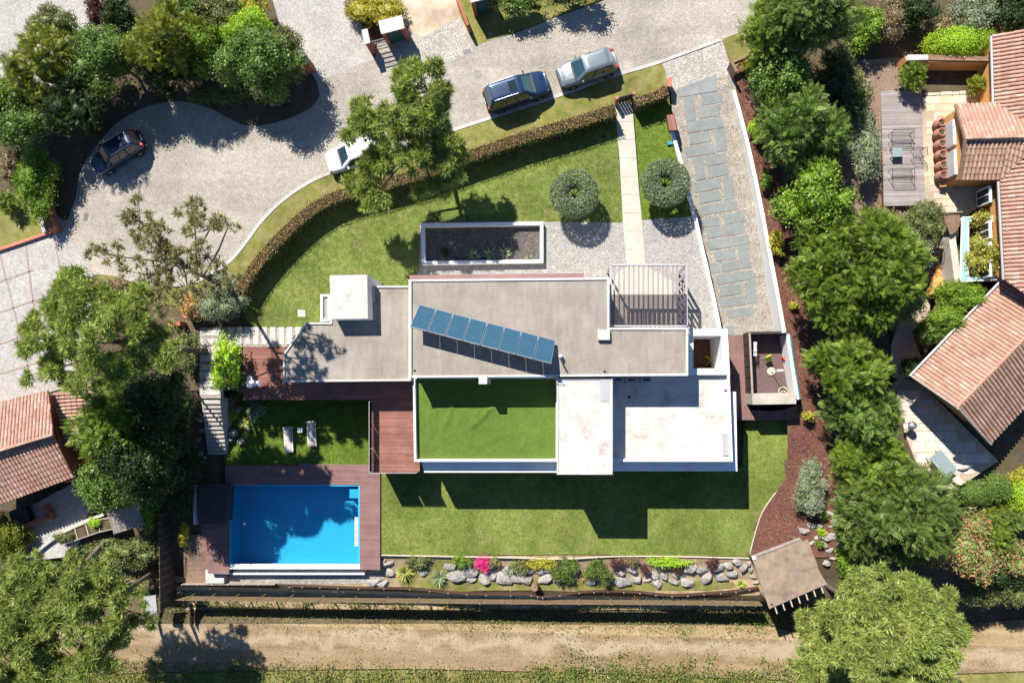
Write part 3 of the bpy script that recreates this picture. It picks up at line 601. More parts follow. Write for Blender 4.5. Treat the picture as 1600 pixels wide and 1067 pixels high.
# ---- pergola over the entrance
pg = thing('pergola', 'grey slatted pergola over the entrance beside the upper roof', 'pergola', U(1012,460,0)); z = 3.3
zg = 3.3; c = [U(a, b, zg) for a, b in ((954,414),(1072,414),(1073,509),(954,509))]
for i in range(4): MB().beam(c[i], c[(i+1) % 4], 0.12, 0.2).build('beam', MT['metal'], pg)
for k in range(14):
    x = 960+k*7.6; MB().beam(U(x, 416, zg-.03), U(x, 508, zg-.03), 0.10, 0.14).build('slat', MT['grey_slat'] if 'grey_slat' in MT else MT['metal'], pg)
for p in (c[0], c[1], c[2]): MB().beam(p, (p[0], p[1], 0), 0.12, 0.12).build('post', MT['metal'], pg)
MT['poly'] = clear('frosted_sheet', (0.62, 0.60, 0.60), 0.3).m
q = [U(a, b, zg+.12) for a, b in ((955,460),(1073,460),(1073,508),(955,508))]; MB().prism(q, zg+.11, zg+.13).build('roof_sheet', MT['poly'], pg)
for k in range(8):
    f = k/7; a = U(1073, 416+f*90, zg); MB().beam((a[0]-.05, a[1], .1), (a[0]-.05, a[1], zg-.1), 0.05, 0.22).build('screen_slat', MT['metal'], pg)
entry = patch('entrance_paving', [(975,418),(1012,418),(1050,440),(1060,510),(952,510),(952,440)], MT['path'], 0, 0.045)
# ---- planter in the gravel court
pt = thing('sunken_planter', 'long white walled planter set in the pale gravel court', 'planter', U(752,381,0)); P = UU([(658,350),(849,347),(849,411),(660,414)], 0.35)
q = MB(); ring(q, P, 0.24, -0.9, 0.5); q.build('rim', MT['white'], pt); MB().prism(inset(P, .25)[1], -0.5, 0.03).build('pebbles', MT['dark_pebble'] if 'dark_pebble' in MT else MT['gravel'], pt)  # rim raised for more shadow over the darkened pebbles
# the lower deck level: red decks, pool
dk = thing('upper_deck', 'raised red hardwood deck wrapping the west and south of the villa', 'deck', U(612,670,-2.5))
D1 = [(380,541),(446,541),(446,596),(656,596),(656,737),(582,737),(582,625),(380,625)]
P = UU(D1, 0); planks('decking', P, 0.02, 0.0, MT['deck'], dk); MB().prism(inset(P, .03)[1], -2.5, -0.02).build('fascia', MT['fascia'], dk)
rl = thing('glass_balustrade', 'clear glass balustrade with dark rail along the raised deck edge', 'balustrade', U(580,680,0))
MT['glass'] = clear('clear_glass', (0.93, 0.97, 0.96), 0.02, 1.35, 0.02).m
R1 = [U(583,627,0.02), U(583,736,0.02), U(655,736,0.02)]
for a, b, m_ in ((R1[0], R1[1], 3), (R1[1], R1[2], 2)):
    for k in range(m_):
        A = Vector(a)+(Vector(b)-Vector(a))*((k+.03)/m_); B = Vector(a)+(Vector(b)-Vector(a))*((k+.97)/m_)
        MB().beam(A+Vector((0,0,.5)), B+Vector((0,0,.5)), 0.02, 0.9).build('pane', MT['glass'], rl)
    MB().beam(Vector(a)+Vector((0,0,1)), Vector(b)+Vector((0,0,1)), 0.04, 0.04).build('rail', MT['metal'], rl)
for p in R1: MB().beam(p, (p[0], p[1], 1.0), 0.05, 0.05).build('post', MT['metal'], rl)
# pool
pd = thing('pool_deck', 'mauve timber deck surrounding the swimming pool', 'deck', U(577,820,-2.5))
PD = [(352,726),(594,726),(594,891),(562,891),(562,757),(358,757),(358,896),(325,896),(312,815),(312,757),(352,757)]
P = UU(PD, -2.35); planks('decking', P, -2.35, 0.0, MT['deck_pool'], pd); MB().prism(inset(P, .03)[1], -3.4, -2.39).build('fascia', MT['fascia'], pd)
pool = thing('swimming_pool', 'blue tiled rectangular swimming pool with an overflow edge', 'pool', U(460,823,-2.5))
PP = UU([(358,757),(562,757),(562,889),(358,889)], -2.4)
MT['pool_tile'] = (lambda m: m.out(m.mix(m.mix((0.035, 0.33, 0.52), (0.06, 0.41, 0.59), m.noise(0.8, 4)), (0.02, 0.25, 0.45), m.val(m.noise(9, 3), 0, .5)), 0.4, 0.4))(NT('pool_tiles'))
q = MB(); ring(q, PP, 0.12, -4.2, -2.42); sh = q.build('shell', MT['pool_tile'], pool)
MB().prism(inset(PP, .1)[1], -4.3, -4.05).build('floor', MT['pool_tile'], pool)
wt = clear('pool_water', (0.72, 0.93, 0.98), 0.02, 1.33, 0.0); g = wt.n('Bump', i_Strength=0.25, i_Distance=0.05); wt.l(wt.noise(3.5, 3), g.inputs['Height']); wt.l(g.outputs[0], wt.gl.inputs['Normal']); MT['water'] = wt.m
MB().add([(p[0], p[1], -2.52) for p in inset(PP, .1)[1]], [(0, 1, 2, 3)]).build('water', MT['water'], pool)
A = U(358,885,-2.4); B = U(562,885,-2.4)
MB().beam((A[0], A[1], -2.48), (B[0], B[1], -2.48), 0.36, 0.14).build('overflow_edge', MT['white'], pool)
ov = MB().prism(UU([(352,888),(570,888),(570,897),(352,897)], -2.8), -3.3, -2.85).build('gutter', MT['stone'], pool)
MB().beam(U(352,896,-2.75), U(570,896,-2.75), 0.12, 0.12).build('gutter_rim', MT['white'], ov)
MB().prism(UU([(554,808),(561,808),(561,853),(554,853)], -2.44), -2.6, -2.44).build('cover_box', MT['pale_stone'], pool)
for k in range(4): MB().prism(UU([(546,764+k*2),(561,764+k*2),(561,778),(546,778)], -2.7-k*.25), -4.1, -2.7-k*.25).build('pool_step', MT['pool_tile'], pool)
sk = tag(MB().lathe(U(382,818,-2.5), [(0.11, 0), (.11, .05), (.07, .06)], 12).build('floating_dispenser', MT['white_plastic']), 'tiny white round dispenser floating near the west side of the pool', 'float')
ph = thing('pump_house', 'low dark brown flat topped timber box west of the pool', 'shed', U(335,785,-2.5))
MB().prism(UU([(310,757),(356,757),(353,815),(312,818)], -1.6), -2.6, -1.6).build('wall', MT['dark_wood'], ph); MB().prism(UU([(309,756),(357,756),(354,816),(311,819)], -1.55), -1.6, -1.54).build('roof', MT['dark_wood'], ph)  # dark brown timber; tree shade is put into the roof colour too
MB().beam(U(307,757,-1.8), U(308,818,-1.8), 0.2, 0.7).build('side_panel', MT['metal'], ph)
sp = tag(MB().prism(UU([(321,890),(350,890),(350,911),(321,911)], -2.9), -3.4, -2.9).build('corner_block', MT['pale_stone']), 'pale concrete block at the southwest corner of the pool deck', 'block')
pb = patch('pebble_strip', [(360,897),(600,897),(600,905),(560,912),(360,912)], MT['stone'], Zg, 0.03, 0.6)
# ================================================================ tiled roofs, neighbour houses
MT['tiles'] = island('clay_tiles', [(0.36, 0.20, 0.145), (0.43, 0.26, 0.195), (0.39, 0.225, 0.165), (0.46, 0.305, 0.235), (0.41, 0.24, 0.18), (0.50, 0.37, 0.30)], 0.85, 0.15, 0, (0.8, 1.15), 0.9, 0.2)
MT['tiles_old'] = island('old_clay_tiles', [(0.35, 0.21, 0.145), (0.42, 0.27, 0.19), (0.46, 0.315, 0.23), (0.385, 0.24, 0.17), (0.31, 0.20, 0.14)], 0.85, 0.15, 0, (0.75, 1.15), 0.9, 0.2)
MT['pan'] = noisy('roof_pan_clay', [(0.28, 0.145, 0.10), (0.37, 0.205, 0.145)], 5, 6, (0.8, 1.15), 0.8, 0.3)
def plane3(a, b, slope, side):
    """roof plane: eave from a to b (world), rising by slope towards world point side"""
    a = Vector(a); b = Vector(b); e = (b-a).normalized(); s = Vector(side)-a; s = s-e*s.dot(e); s.z = 0; s.normalize()
    upv = Vector((s.x, s.y, slope)).normalized(); n = e.cross(upv).normalized(); n = n if n.z > 0 else -n
    return a, n
def Upl(px, py, pln):
    v_ = Vector(RC @ np.array([(px-800)/FP, -(py-533.5)/FP, -1.0])); o = Vector((0, 0, CAMH)); t_ = (pln[0]-o).dot(pln[1])/v_.dot(pln[1]); return o+v_*t_
def tile_plane(pln, poly_px, parent, mat, cp=0.27, rp=0.40, name='roof'):
    P = [Upl(a, b, pln) for a, b in poly_px]; n = pln[1]; dn = Vector((n.x, n.y, 0)).normalized(); dn = (dn-n*dn.dot(n)).normalized()   # downslope
    u = n.cross(dn).normalized(); o = P[0]; Q = [((p-o).dot(u), (p-o).dot(dn)) for p in P]
    b = MB(); k = len(P); b.add([p-n*0.10 for p in P]+[p for p in P], [tuple(range(k)), tuple(range(2*k-1, k-1, -1))]+[(i, (i+1) % k, k+(i+1) % k, k+i) for i in range(k)])
    rf = b.build(name, MT['pan'], parent); mb = MB(); us = [q[0] for q in Q]; x = min(us)+cp/2
    cs = [(-.105, .0), (-.075, .055), (0, .085), (.075, .055), (.105, .0)]
    while x < max(us):
        for t0, t1 in spans(Q, (0, 1), (1, 0), x):
            t = t1
            while t > t0+0.05:
                s_ = max(t0, t-rp-0.06); j = random.uniform(-.012, .012); vs = []
                for tt, lift, sc in ((s_, 0.004, 0.88), (t, 0.03, 1.0)):
                    for a, h in cs: vs.append(o+u*(x+a*sc+j)+dn*tt+n*(h*sc+lift))
                mb.add(vs, [(i, i+1, 6+i, 5+i) for i in range(4)]+[(5, 6, 7, 8, 9)]); t -= rp
        x += cp
    mb.build('roof_tiles', mat, rf, kind='stuff'); return rf, P
def ridge_cap(a, b, mat, parent, r=0.13):
    mb = MB(); A = Vector(a); B = Vector(b); L = (B-A).length; n = max(1, int(L/0.4)); d = (B-A)/n
    for k in range(n): mb.tube([A+d*k-d*0.05, A+d*(k+1)], [r*0.9, r], 6)
    return mb.build('ridge_tiles', mat, parent, kind='stuff')
eh = thing('tiled_house', 'ochre house with rambling pink clay tile roofs at the right edge', 'house', U(1560,400,0))
pa = plane3(U(1551,57,2.2), U(1554,163,2.2), 0.36, U(1650,100,2.2)); tile_plane(pa, [(1550,57),(1554,163),(1602,192),(1680,240),(1720,20)], eh, MT['tiles'])
EV = 2.2; RZ = 3.35
pn = plane3(U(1493,164,EV), U(1556,161,EV), 0.42, U(1530,217,EV)); ps = plane3(U(1499,281,EV), U(1563,281,EV), 0.42, U(1530,217,EV))
tile_plane(pn, [(1493,164),(1556,161),(1602,191),(1640,213),(1508,217)], eh, MT['tiles']); tile_plane(ps, [(1508,217),(1640,213),(1602,246),(1563,281),(1499,281)], eh, MT['tiles_old'])
ridge_cap(Upl(1508,217,pn), Upl(1600,214.5,pn), MT['tiles_old'], eh)
pcn = plane3(U(1562,284,EV), U(1570,437,EV), 0.36, U(1650,350,EV)); tile_plane(pcn, [(1562,284),(1602,247),(1700,180),(1720,470),(1640,480),(1602,460),(1570,437)], eh, MT['tiles'])
EL = 0.9
p1 = plane3(U(1425,588,EL), U(1570,437,EL), 0.40, U(1560,600,EL)); p2 = plane3(U(1547,693,EL), U(1660,574,EL), 0.46, U(1500,600,EL))
tile_plane(p1, [(1425,588),(1570,437),(1602,460),(1690,440),(1497,637)], eh, MT['tiles']); tile_plane(p2, [(1497,637),(1690,440),(1720,510),(1547,693)], eh, MT['tiles_old'])
ridge_cap(Upl(1497,637,p1), Upl(1640,491,p1), MT['tiles'], eh, 0.15)
def body(pts, z, zb, mat, ins=0.3, parent=eh): return MB().prism(inset(UU(pts, z), ins)[1], zb, z-0.06).build('wall', mat, parent)
body([(1550,57),(1554,163),(1720,240),(1720,20)], EV, -0.3, MT['ochre']); w1 = body([(1493,164),(1600,161),(1600,281),(1499,281)], EV, -0.3, MT['ochre'], 0.2)
body([(1562,284),(1700,284),(1700,437),(1570,437)], EV, -1.9, MT['ochre']); body([(1425,588),(1570,437),(1690,440),(1720,510),(1547,693)], EL, -1.9, MT['ochre'], 0.95)
a = U(1493,164,EV); b = U(1499,281,EV)                     # gable board with louvre windows on the west end
for f0, f1 in ((.16, .50), (.56, .90)):
    cx = a[0]+0.14; y0 = a[1]+(b[1]-a[1])*f0; y1 = a[1]+(b[1]-a[1])*f1
    f = MB().box((cx, (y0+y1)/2, 1.0), (0.12, y0-y1, 1.5)).build('window', MT['white'], eh)
    for k in range(14):
        yy = y1+(y0-y1)*(k+.5)/14; MB().box((cx-.09, yy, 1.0), (0.05, 0.05, 1.4)).build('louvre', MT['white'], f)
sill = MB()
for k in range(30):
    yy = a[1]+(b[1]-a[1])*(k+.5)/30; sill.tube([(a[0]-.22, yy, 0.30), (a[0]+.15, yy, 0.45)], 0.06, 6)
sill.build('sill_tiles', MT['ochre'], eh, kind='stuff')
rg = [U(1493,164,EV+.05), Upl(1508,217,pn), U(1499,281,EV+.05)]
for i in range(2): MB().beam(rg[i], rg[i+1], 0.14, 0.16).build('barge_board', MT['wood'], eh)
MB().add([(p[0]+.25, p[1], p[2]-.1) for p in rg], [(0, 1, 2)]).build('gable', MT['terracotta'], eh)
for y0, y1, z in ((290,316,0.9), (345,372,0.9), (378,400,0.9), (405,432,0.9)):
    A = U(1556,y0,1.6); B = U(1556,y1,1.6); f = MB().box(((A[0]+B[0])/2-.35, (A[1]+B[1])/2, z), (0.14, A[1]-B[1], 1.5)).build('window', MT['white_plastic'], eh)
    MB().box(((A[0]+B[0])/2-.43, (A[1]+B[1])/2, z), (0.04, A[1]-B[1]-.25, 1.25)).build('pane', MT['window_glass'], f)
    MB().box(((A[0]+B[0])/2-.46, (A[1]+B[1])/2, z), (0.04, .06, 1.25)).build('mullion', MT['white_plastic'], f)
for q in ([(1551,57),(1554,163)], [(1562,284),(1570,437)], [(1424,587),(1569,436)]):
    zz = EV if q[0][0] > 1450 else EL; A = U(*q[0], zz-.03); B = U(*q[1], zz-.03); MB().tube([(A[0]-.1, A[1], A[2]), (B[0]-.1, B[1], B[2])], 0.08, 8).build('gutter', MT['metal'], eh)
for q in ([(1424,588),(1497,638)], [(1497,638),(1548,694)]):
    pp = p1 if q[0][0] == 1424 else p2; A = Upl(*q[0], pp); B = Upl(*q[1], pp); MB().beam(A, B, 0.12, 0.2).build('barge_board', MT['grey_wood'], eh)
# garden wall of the ochre house
gw = thing('garden_wall', 'orange rendered garden wall with pale coping beside the round green shrub', 'wall', U(1480,98,0))
MB().prism(UU([(1414,88),(1560,90),(1560,98),(1416,97)], 1.2), -0.3, 1.2).build('wall', MT['ochre'], gw); MB().prism(UU([(1418,86),(1450,86),(1450,94),(1417,95)], 1.3), 1.2, 1.32).build('coping', MT['pale_stone'], gw)
MB().prism(UU([(1450,86),(1560,89),(1560,96),(1450,94)], 1.3), 1.2, 1.3).build('coping', MT['wood'], gw)
# stair, retaining wall, glazed light well
rw = thing('retaining_wall', 'ochre retaining wall with buff coping beside the railway sleeper steps', 'wall', U(1485,410,-1))
MB().prism(UU([(1484,372),(1492,368),(1503,440),(1466,458)], 0.1), -1.9, -0.9).build('wall', MT['ochre'], rw)
mb = MB(); wallpath(mb, [(*U(a_, b_, 0.5)[:2], -1.9) for a_, b_ in ((1490,352),(1488,372),(1497,440))], 0.45, None, 2.4); mb.build('coping', MT['path'], rw)
ss = thing('sleeper_steps', 'dark sleeper steps descending beside the ochre retaining wall', 'steps', U(1443,420,-1.6))
for k in range(9):
    z = -0.35-k*0.16; y0 = 382+k*8; x0 = 1449-k*3.2
    s_ = MB().prism(UU([(x0,y0),(x0+27,y0),(x0+25,y0+9),(x0-2,y0+9)], z), -2.0, z).build('step', MT['joint'], ss)
    MB().beam(U(x0-1,y0+7.5,z+.03), U(x0+26,y0+7.5,z+.03), 0.14, 0.08).build('sleeper', MT['fascia'], s_)
lw = thing('glazed_light_well', 'pale green glass enclosed light well with bamboo against the ochre house', 'light well', U(1535,390,-0.6))
MT['aqua_glass'] = paint('frosted_green_glass', (0.30, 0.47, 0.44), 0.15, 0, 0.5)
MB().prism(UU([(1503,340),(1513,340),(1513,438),(1500,440)], 0.8), 0.76, 0.8).build('glass_panel', MT['aqua_glass'], lw)
MB().prism(UU([(1513,338),(1562,338),(1562,346),(1513,347)], 0.8), 0.76, 0.8).build('glass_panel', MT['aqua_glass'], lw)
MB().prism(UU([(1513,433),(1562,431),(1562,437),(1513,439)], 0.8), 0.76, 0.8).build('glass_panel', MT['aqua_glass'], lw)
for q in ([(1503,340),(1562,338)], [(1503,340),(1500,440)], [(1500,440),(1562,437)], [(1513,346),(1513,436)]): MB().beam(U(*q[0],.8), U(*q[1],.8), 0.06, 0.07).build('frame', MT['white_plastic'], lw)
MB().prism(UU([(1505,342),(1562,340),(1562,436),(1505,438)], -1.5), -1.9, -1.5).build('floor', MT['dark_pebble'], lw)
cn = thing('timber_canopy', 'small brown curved timber canopy at the head of the light well', 'canopy', U(1488,345,0))
c = U(1478,332,1.0)
for k in range(7):
    t0 = k/7; p0 = U(1474+26*t0, 334-2*t0, 1.0); p1_ = U(1486+16*t0, 366-22*t0*t0, .8); MB().beam(p0, p1_, 0.16, 0.05).build('slat', MT['wood'], cn)
MB().beam(U(1470,334,1.05), U(1504,331,1.05), 0.1, 0.1).build('beam', MT['wood'], cn); MB().beam(U(1473,334,1.0), (*U(1473,334,1.0)[:2], -.3), 0.1, 0.1).build('post', MT['wood'], cn)
# grey timber terrace of the ochre house
gd = thing('timber_terrace', 'weathered grey timber terrace with garden furniture on the right', 'deck', U(1410,230,0))
P = UU([(1376,141),(1439,141),(1446,321),(1381,322)], 0.05); planks('decking', P, 0.05, 0.0, MT['deck_grey'], gd, 0.15, 0.014); MB().prism(inset(P, .03)[1], -0.4, 0.01).build('frame', MT['fascia'], gd)
# terracotta jars
for k, (x, y) in enumerate([(1464,199),(1464,214),(1465,231),(1466,247),(1467,264),(1467,279)]):
    where = ['northernmost', 'second from the north', 'third from the north', 'fourth from the north, with green plant', 'fifth from the north', 'southernmost'][k]
    t = thing('terracotta_jar', 'terracotta jar by the ochre louvred wall, '+where, 'jar', U(x-3, y, -0.1), group='terracotta jars along the ochre wall')
    p = U(x-3, y, -0.1)
    MB().lathe(p, [(0.2, 0), (0.29, .14), (0.375, .42), (0.36, .62), (0.265, .80), (.24, .85), (.30, .92), (.30, .97), (.23, .97), (.2, .84)], 16).build('body', MT['pot'], t, smooth_=True)
    MB().lathe(p, [(0.21, .80), (.21, .84), (.02, .85)], 12).build('compost', MT['soil'], t)
# wire garden furniture
def sofa(name, px, py, w, label, rz, cat='bench'):
    L = U(px, py, 0.05); t = thing(name, label, cat, L, rz); d = 0.62
    for sx in (-1, 1):
        for sy in (-1, 1): MB().tube([(sx*w/2, sy*d/2, 0), (sx*w/2, sy*d/2, .42 if sy < 0 else .85)], 0.02, 5).build('leg', MT['dark_metal'], t, local=True)
        MB().tube([(sx*w/2, -d/2, .42), (sx*w/2, -d/2, .62), (sx*w/2, d/2, .64)], 0.018, 5).build('armrest', MT['dark_metal'], t, local=True)
    m = MB()
    for k in range(7): m.tube([(-w/2, -d/2+d*k/6, .42), (w/2, -d/2+d*k/6, .42)], 0.012, 4)
    m.build('seat', MT['dark_metal'], t, local=True); m = MB()
    for k in range(int(w/0.09)): m.tube([(-w/2+.05+k*.09, d/2, .45), (-w/2+.05+k*.09, d/2+.08, .85)], 0.010, 4)
    m.tube([(-w/2, d/2+.08, .86), (w/2, d/2+.08, .86)], 0.02, 5); m.build('backrest', MT['dark_metal'], t, local=True); return t
sofa('wire_bench', 1404, 218, 1.45, 'dark wire bench on the grey timber terrace north of the small table', 0.0)
sofa('wire_bench', 1405, 274, 1.45, 'dark wire bench on the grey timber terrace south of the small table', math.pi)
sofa('wire_chair', 1430, 243, 0.62, 'dark wire armchair beside the small glass table on the timber terrace', -math.pi/2, 'chair')
tb = thing('glass_table', 'small square glass table between the wire benches on the timber terrace', 'table', U(1402,240,0.05)); p = U(1402,238,0.5)
MB().box(p, (0.66, 0.66, 0.03)).build('tabletop', MT['slate_glass'], tb)
for sx in (-1, 1):
    for sy in (-1, 1): MB().box((p[0]+sx*.28, p[1]+sy*.28, .27), (.05, .05, .44)).build('leg', MT['dark_metal'], tb)
# patio dining set and kettle grill
tb = thing('patio_table', 'grey rectangular dining table at the south end of the lower patio', 'table', U(1474,727,-1.85)); p = U(1474,725,-1.1); ra = math.radians(-52)
MB().box(p, (1.75, 1.0, 0.05), ra).build('tabletop', MT['slate_glass'], tb); R2 = Matrix.Rotation(ra, 3, 'Z')
for sx in (-1, 1):
    for sy in (-1, 1): q = Vector(p)+R2 @ Vector((sx*.75, sy*.42, -.38)); MB().box(q, (.06, .06, .72), ra).build('leg', MT['metal'], tb)
def chair(px, py, z, rz, label, group):
    t = thing('garden_chair', label, 'chair', U(px, py, z), rz, group)
    MB().box((0, 0, .43), (.46, .46, .04)).build('seat', MT['pale_wood'], t, local=True); MB().box((0, .23, .68), (.46, .04, .42)).build('backrest', MT['pale_wood'], t, local=True)
    for sx in (-1, 1):
        for sy in (-1, 1): MB().box((sx*.2, sy*.2, .21), (.04, .04, .42)).build('leg', MT['metal'], t, local=True)
chair(1456,721,-1.85,ra+math.pi/2+1.57,'garden chair at the west end of the grey patio table','patio chairs'); chair(1462,736,-1.85,ra+math.pi,'garden chair tucked in on the southwest side of the grey patio table','patio chairs'); chair(1490,748,-1.85,ra-math.pi/2,'garden chair at the southeast corner of the grey patio table','patio chairs')
kg = thing('kettle_grill', 'round kettle grill standing on the sunny lower patio', 'grill', U(1416,664,-1.85)); p = U(1416,664,-1.85)
MB().lathe(p, [(0.05, .55), (.2, .6), (.29, .75), (.30, .86), (.27, .88)], 16).build('bowl', MT['dark_metal'], kg, smooth_=True); MB().lathe(p, [(.29, .87), (.27, .96), (.15, 1.05), (.03, 1.08), (.03, 1.12)], 16).build('lid', MT['bright_metal'], kg, smooth_=True)
for k in range(3): a = k*2.1; MB().tube([(p[0]+.12*math.cos(a), p[1]+.12*math.sin(a), p[2]+.6), (p[0]+.3*math.cos(a), p[1]+.3*math.sin(a), p[2])], .02, 5).build('leg', MT['bright_metal'], kg)
MB().box((p[0]-.42, p[1], p[2]+.8), (.26, .3, .03)).build('side_shelf', MT['white_plastic'], kg)
# ---- left neighbour house
lh = thing('tiled_cottage', 'low house with orange clay tile roof at the left edge', 'house', U(40,690,0)); E2 = 2.0
pa = plane3(U(0,628,E2), U(75,610,E2), 0.30, U(40,690,E2)); pb_ = plane3(U(0,788,E2-.5), U(115,745,E2-.5), 0.36, U(40,690,E2))
tile_plane(pa, [(-60,642),(75,610),(83,679),(-60,722)], lh, MT['tiles']); tile_plane(pb_, [(-60,722),(83,681),(115,745),(-60,810)], lh, MT['tiles'])
ridge_cap(Upl(-40,716,pa), Upl(83,679,pa), MT['tiles'], lh)
body([(-60,642),(75,610),(115,745),(-60,810)], E2-.4, -1.7, MT['terracotta'], .35, lh)
pc_ = plane3(U(148,603,0.9), U(150,690,0.9), 0.22, U(90,650,0.9)); tile_plane(pc_, [(82,614),(146,600),(152,690),(104,699)], lh, MT['tiles'])
body([(86,616),(140,606),(146,688),(106,694)], 0.9, -1.7, MT['terracotta'], .25, lh)
MB().beam(U(110,748,0.2), U(140,736,0.2), 0.4, 1.6).build('wall', MT['terracotta'], lh); MB().beam(U(148,735,.4), U(125,650,.6), .1, .1).build('fascia', MT['wood'], lh)
# terracotta street walls of the left neighbour
t = thing('street_wall', 'low terracotta wall with red coping beside the left driveway', 'wall', U(75,340,0))
mb = MB(); wallpath(mb, [(*U(a_, b_, .8)[:2], -0.1) for a_, b_ in ((68,318),(74,340),(82,360))], 0.5, None, 0.9); mb.build('wall', MT['terracotta'], t)
mb = MB(); wallpath(mb, [(*U(a_, b_, .2)[:2], -0.1) for a_, b_ in ((80,362),(40,376),(-20,396))], 0.22, None, 0.35); mb.build('kerb_wall', MT['brick'], t)
for k in range(5): MB().box(U(63+k*2.2,325+k*8.5,0.25), (.3, .5, .5), .3).build('pillar', MT['pale_stone'], t)
t = thing('street_wall', 'terracotta wall stub with red coping among shrubs by the stripe path', 'wall', U(298,490,0))
MB().box(U(300,491,.5), (1.0, .45, 1.0), .1).build('wall', MT['terracotta'], t); MB().box(U(277,507,.4), (0.9, .3, .8), .1).build('wall', MT['terracotta'], t); MB().box(U(299,490,1.05), (1.1, .55, .1), .1).build('coping', MT['brick'], t)
# ---- entrance gates at the top
def gate(px, py, label, z=1.9, rz=0.22):
    t = thing('meter_gatehouse', label, 'gatehouse', U(px, py, 0), rz)
    MB().box((0, 0, z), (1.75, 1.0, .10)).build('roof', MT['parapet'], t, local=True)
    for sx in (-1, 1): MB().box((sx*.72, -.05, z/2-.03), (.28, .8, z-.06)).build('pier', MT['terracotta'], t, local=True)
    MB().box((0, -.22, z*.42), (1.14, .08, z*.84)).build('door', MT['green_metal'], t, local=True); MB().box((0, .3, z/2-.04), (1.14, .1, z-.1)).build('back', MT['terracotta'], t, local=True)
    return t
gate(622, 60, 'terracotta and green meter gatehouse left of the bare sandy lot'); gate(757, 14, 'terracotta and green meter gatehouse at the top edge of the photo', 2.0)
wl = thing('gate_pier', 'slim terracotta gate pier with grey cap beside the barred gate', 'pier', U(582,75,0), .22)
MB().box((0, 0, .8), (.36, 1.0, 1.6)).build('pier', MT['terracotta'], wl, local=True); MB().box((0, 0, 1.65), (.44, 1.1, .1)).build('cap', MT['parapet'], wl, local=True)
wg = thing('barred_gate', 'light barred metal gate between the terracotta pier and gatehouse', 'gate', U(598,72,0), .22)
for k in range(4): MB().beam((-.5, -.35, .3+.4*k), (.5, -.35, .3+.4*k), .05, .07).build('bar', MT['dark_metal'], wg, local=True)
for k in range(9): MB().beam((-.48+k*.12, -.35, .1), (-.48+k*.12, -.35, 1.55), .02, .02).build('upright', MT['pale_wood'], wg, local=True)
t = thing('gate_pier', 'square terracotta gate pier under the overhanging laurel', 'pier', U(486,108,0), .25)
MB().box((0, 0, .6), (.5, .7, 1.2)).build('pier', MT['terracotta'], t, local=True); MB().box((0, .1, 1.24), (.55, .6, .08)).build('cap', MT['pale_stone'], t, local=True)
gwl = tag(MB().beam(U(716,4,.6), U(733,46,.6), .2, 1.2).build('boundary_wall', MT['terracotta']), 'thin terracotta boundary wall right of the bare sandy lot', 'wall')
# ---- villa pedestrian gate
t = thing('garden_gate', 'dark garden gate between two small piers at the head of the path', 'gate', U(975,160,0), .25)
for sx in (-1, 1): MB().box((sx*.62, 0, .6), (.2, .22, 1.25)).build('post', MT['brick'], t, local=True)
for k in range(6): MB().box((-.5+k*.2, 0, .6), (.17, .06, 1.05)).build('board', MT['dark_wood'], t, local=True)
t = tag(MB().beam(U(1046,126,.5), U(1044,140,.5), .3, 1.0).build('gate_pier', MT['brick']), 'short brown pier at the street end of the clipped hedge', 'pier')
t = thing('street_fence', 'short dark fence with post at the right of the driveway entrance', 'fence', U(1160,95,0))
MB().beam(U(1140,102,.6), U(1148,118,.6), .18, 1.2).build('post', MT['wood'], t); MB().beam(U(1142,101,.8), U(1185,83,.8), .1, .5).build('rail', MT['wood'], t)
for x, y, lb in ((746,116,'upper round grey manhole cover in the cobbled street'), (738,150,'lower round grey manhole cover left of the blue car')):
    t = thing('manhole_cover', lb, 'manhole', U(x, y, 0), group='street manhole covers'); p = U(x, y, 0.005); MB().lathe(p, [(.31, -.02), (.31, .008), (.28, .012), (.28, .004), (.02, .004)], 24).build('plate', MT['cover'], t); mb = MB()
    q = MB(); q.lathe(p, [(.29, 0), (.29, .014), (.265, .014), (.265, 0)], 24); q.build('ring', MT['cover'], t)
for x, y, r, lb in ((730,81,.25,'small dark drain grate by the top kerb of the street'), (134,339,1.45,'narrow dark drain grate left of the cobbled turning circle')):
    t = thing('drain_grate', lb, 'drain', U(x, y, 0)); p = U(x, y, .012); MB().box(p, (.62, .32, .02), r).build('frame', MT['cover'], t)
    for k in range(6): q = Matrix.Rotation(r, 3, 'Z') @ Vector((-.24+k*.095, 0, .012)); MB().box(Vector(p)+q, (.05, .26, .01), r).build('bar', MT['dark_metal'], t)
# ---- east court beside the driveway end
ec = thing('play_court', 'walled sunken court with dark panelled side and concrete beam', 'court', U(1205,580,-1.6)); zt = 0.1
C = [(1171,520),(1229,519),(1249,624),(1176,626)]; P = UU(C, zt)
MB().prism(UU([(1168,519),(1225,517),(1250,628),(1172,630)], -1.5), -2.6, -1.55).build('floor', MT['tile_mauve'], ec)
mb = MB(); wallpath(mb, [(*P[0][:2], -2.5), (*P[1][:2], -2.5)], .16, None, 2.55); mb.build('wall', MT['dark_wood'], ec)
A, B = Vector(P[3]), Vector(P[0])
for k in range(6):
    a = A+(B-A)*(k/6+.006); b = A+(B-A)*((k+1)/6-.006); a.z = b.z = -.75; MB().beam(a, b, .10, 1.7).build('panel', MT['dark_wood'], ec)
MB().beam((A.x, A.y, .12), (B.x, B.y, .12), .13, .06).build('capping', MT['grey_wood'], ec)
bb = MB().prism(UU([(1175,615),(1244,614),(1244,631),(1176,632)], .25), -2.5, .25).build('beam', MT['concrete'], ec)
mb = MB(); wallpath(mb, [(*U(a_, b_, .0)[:2], -2.5) for a_, b_ in ((1231,522),(1238,570),(1247,624))], .22, None, 2.45); mb.build('wall', MT['white'], ec)
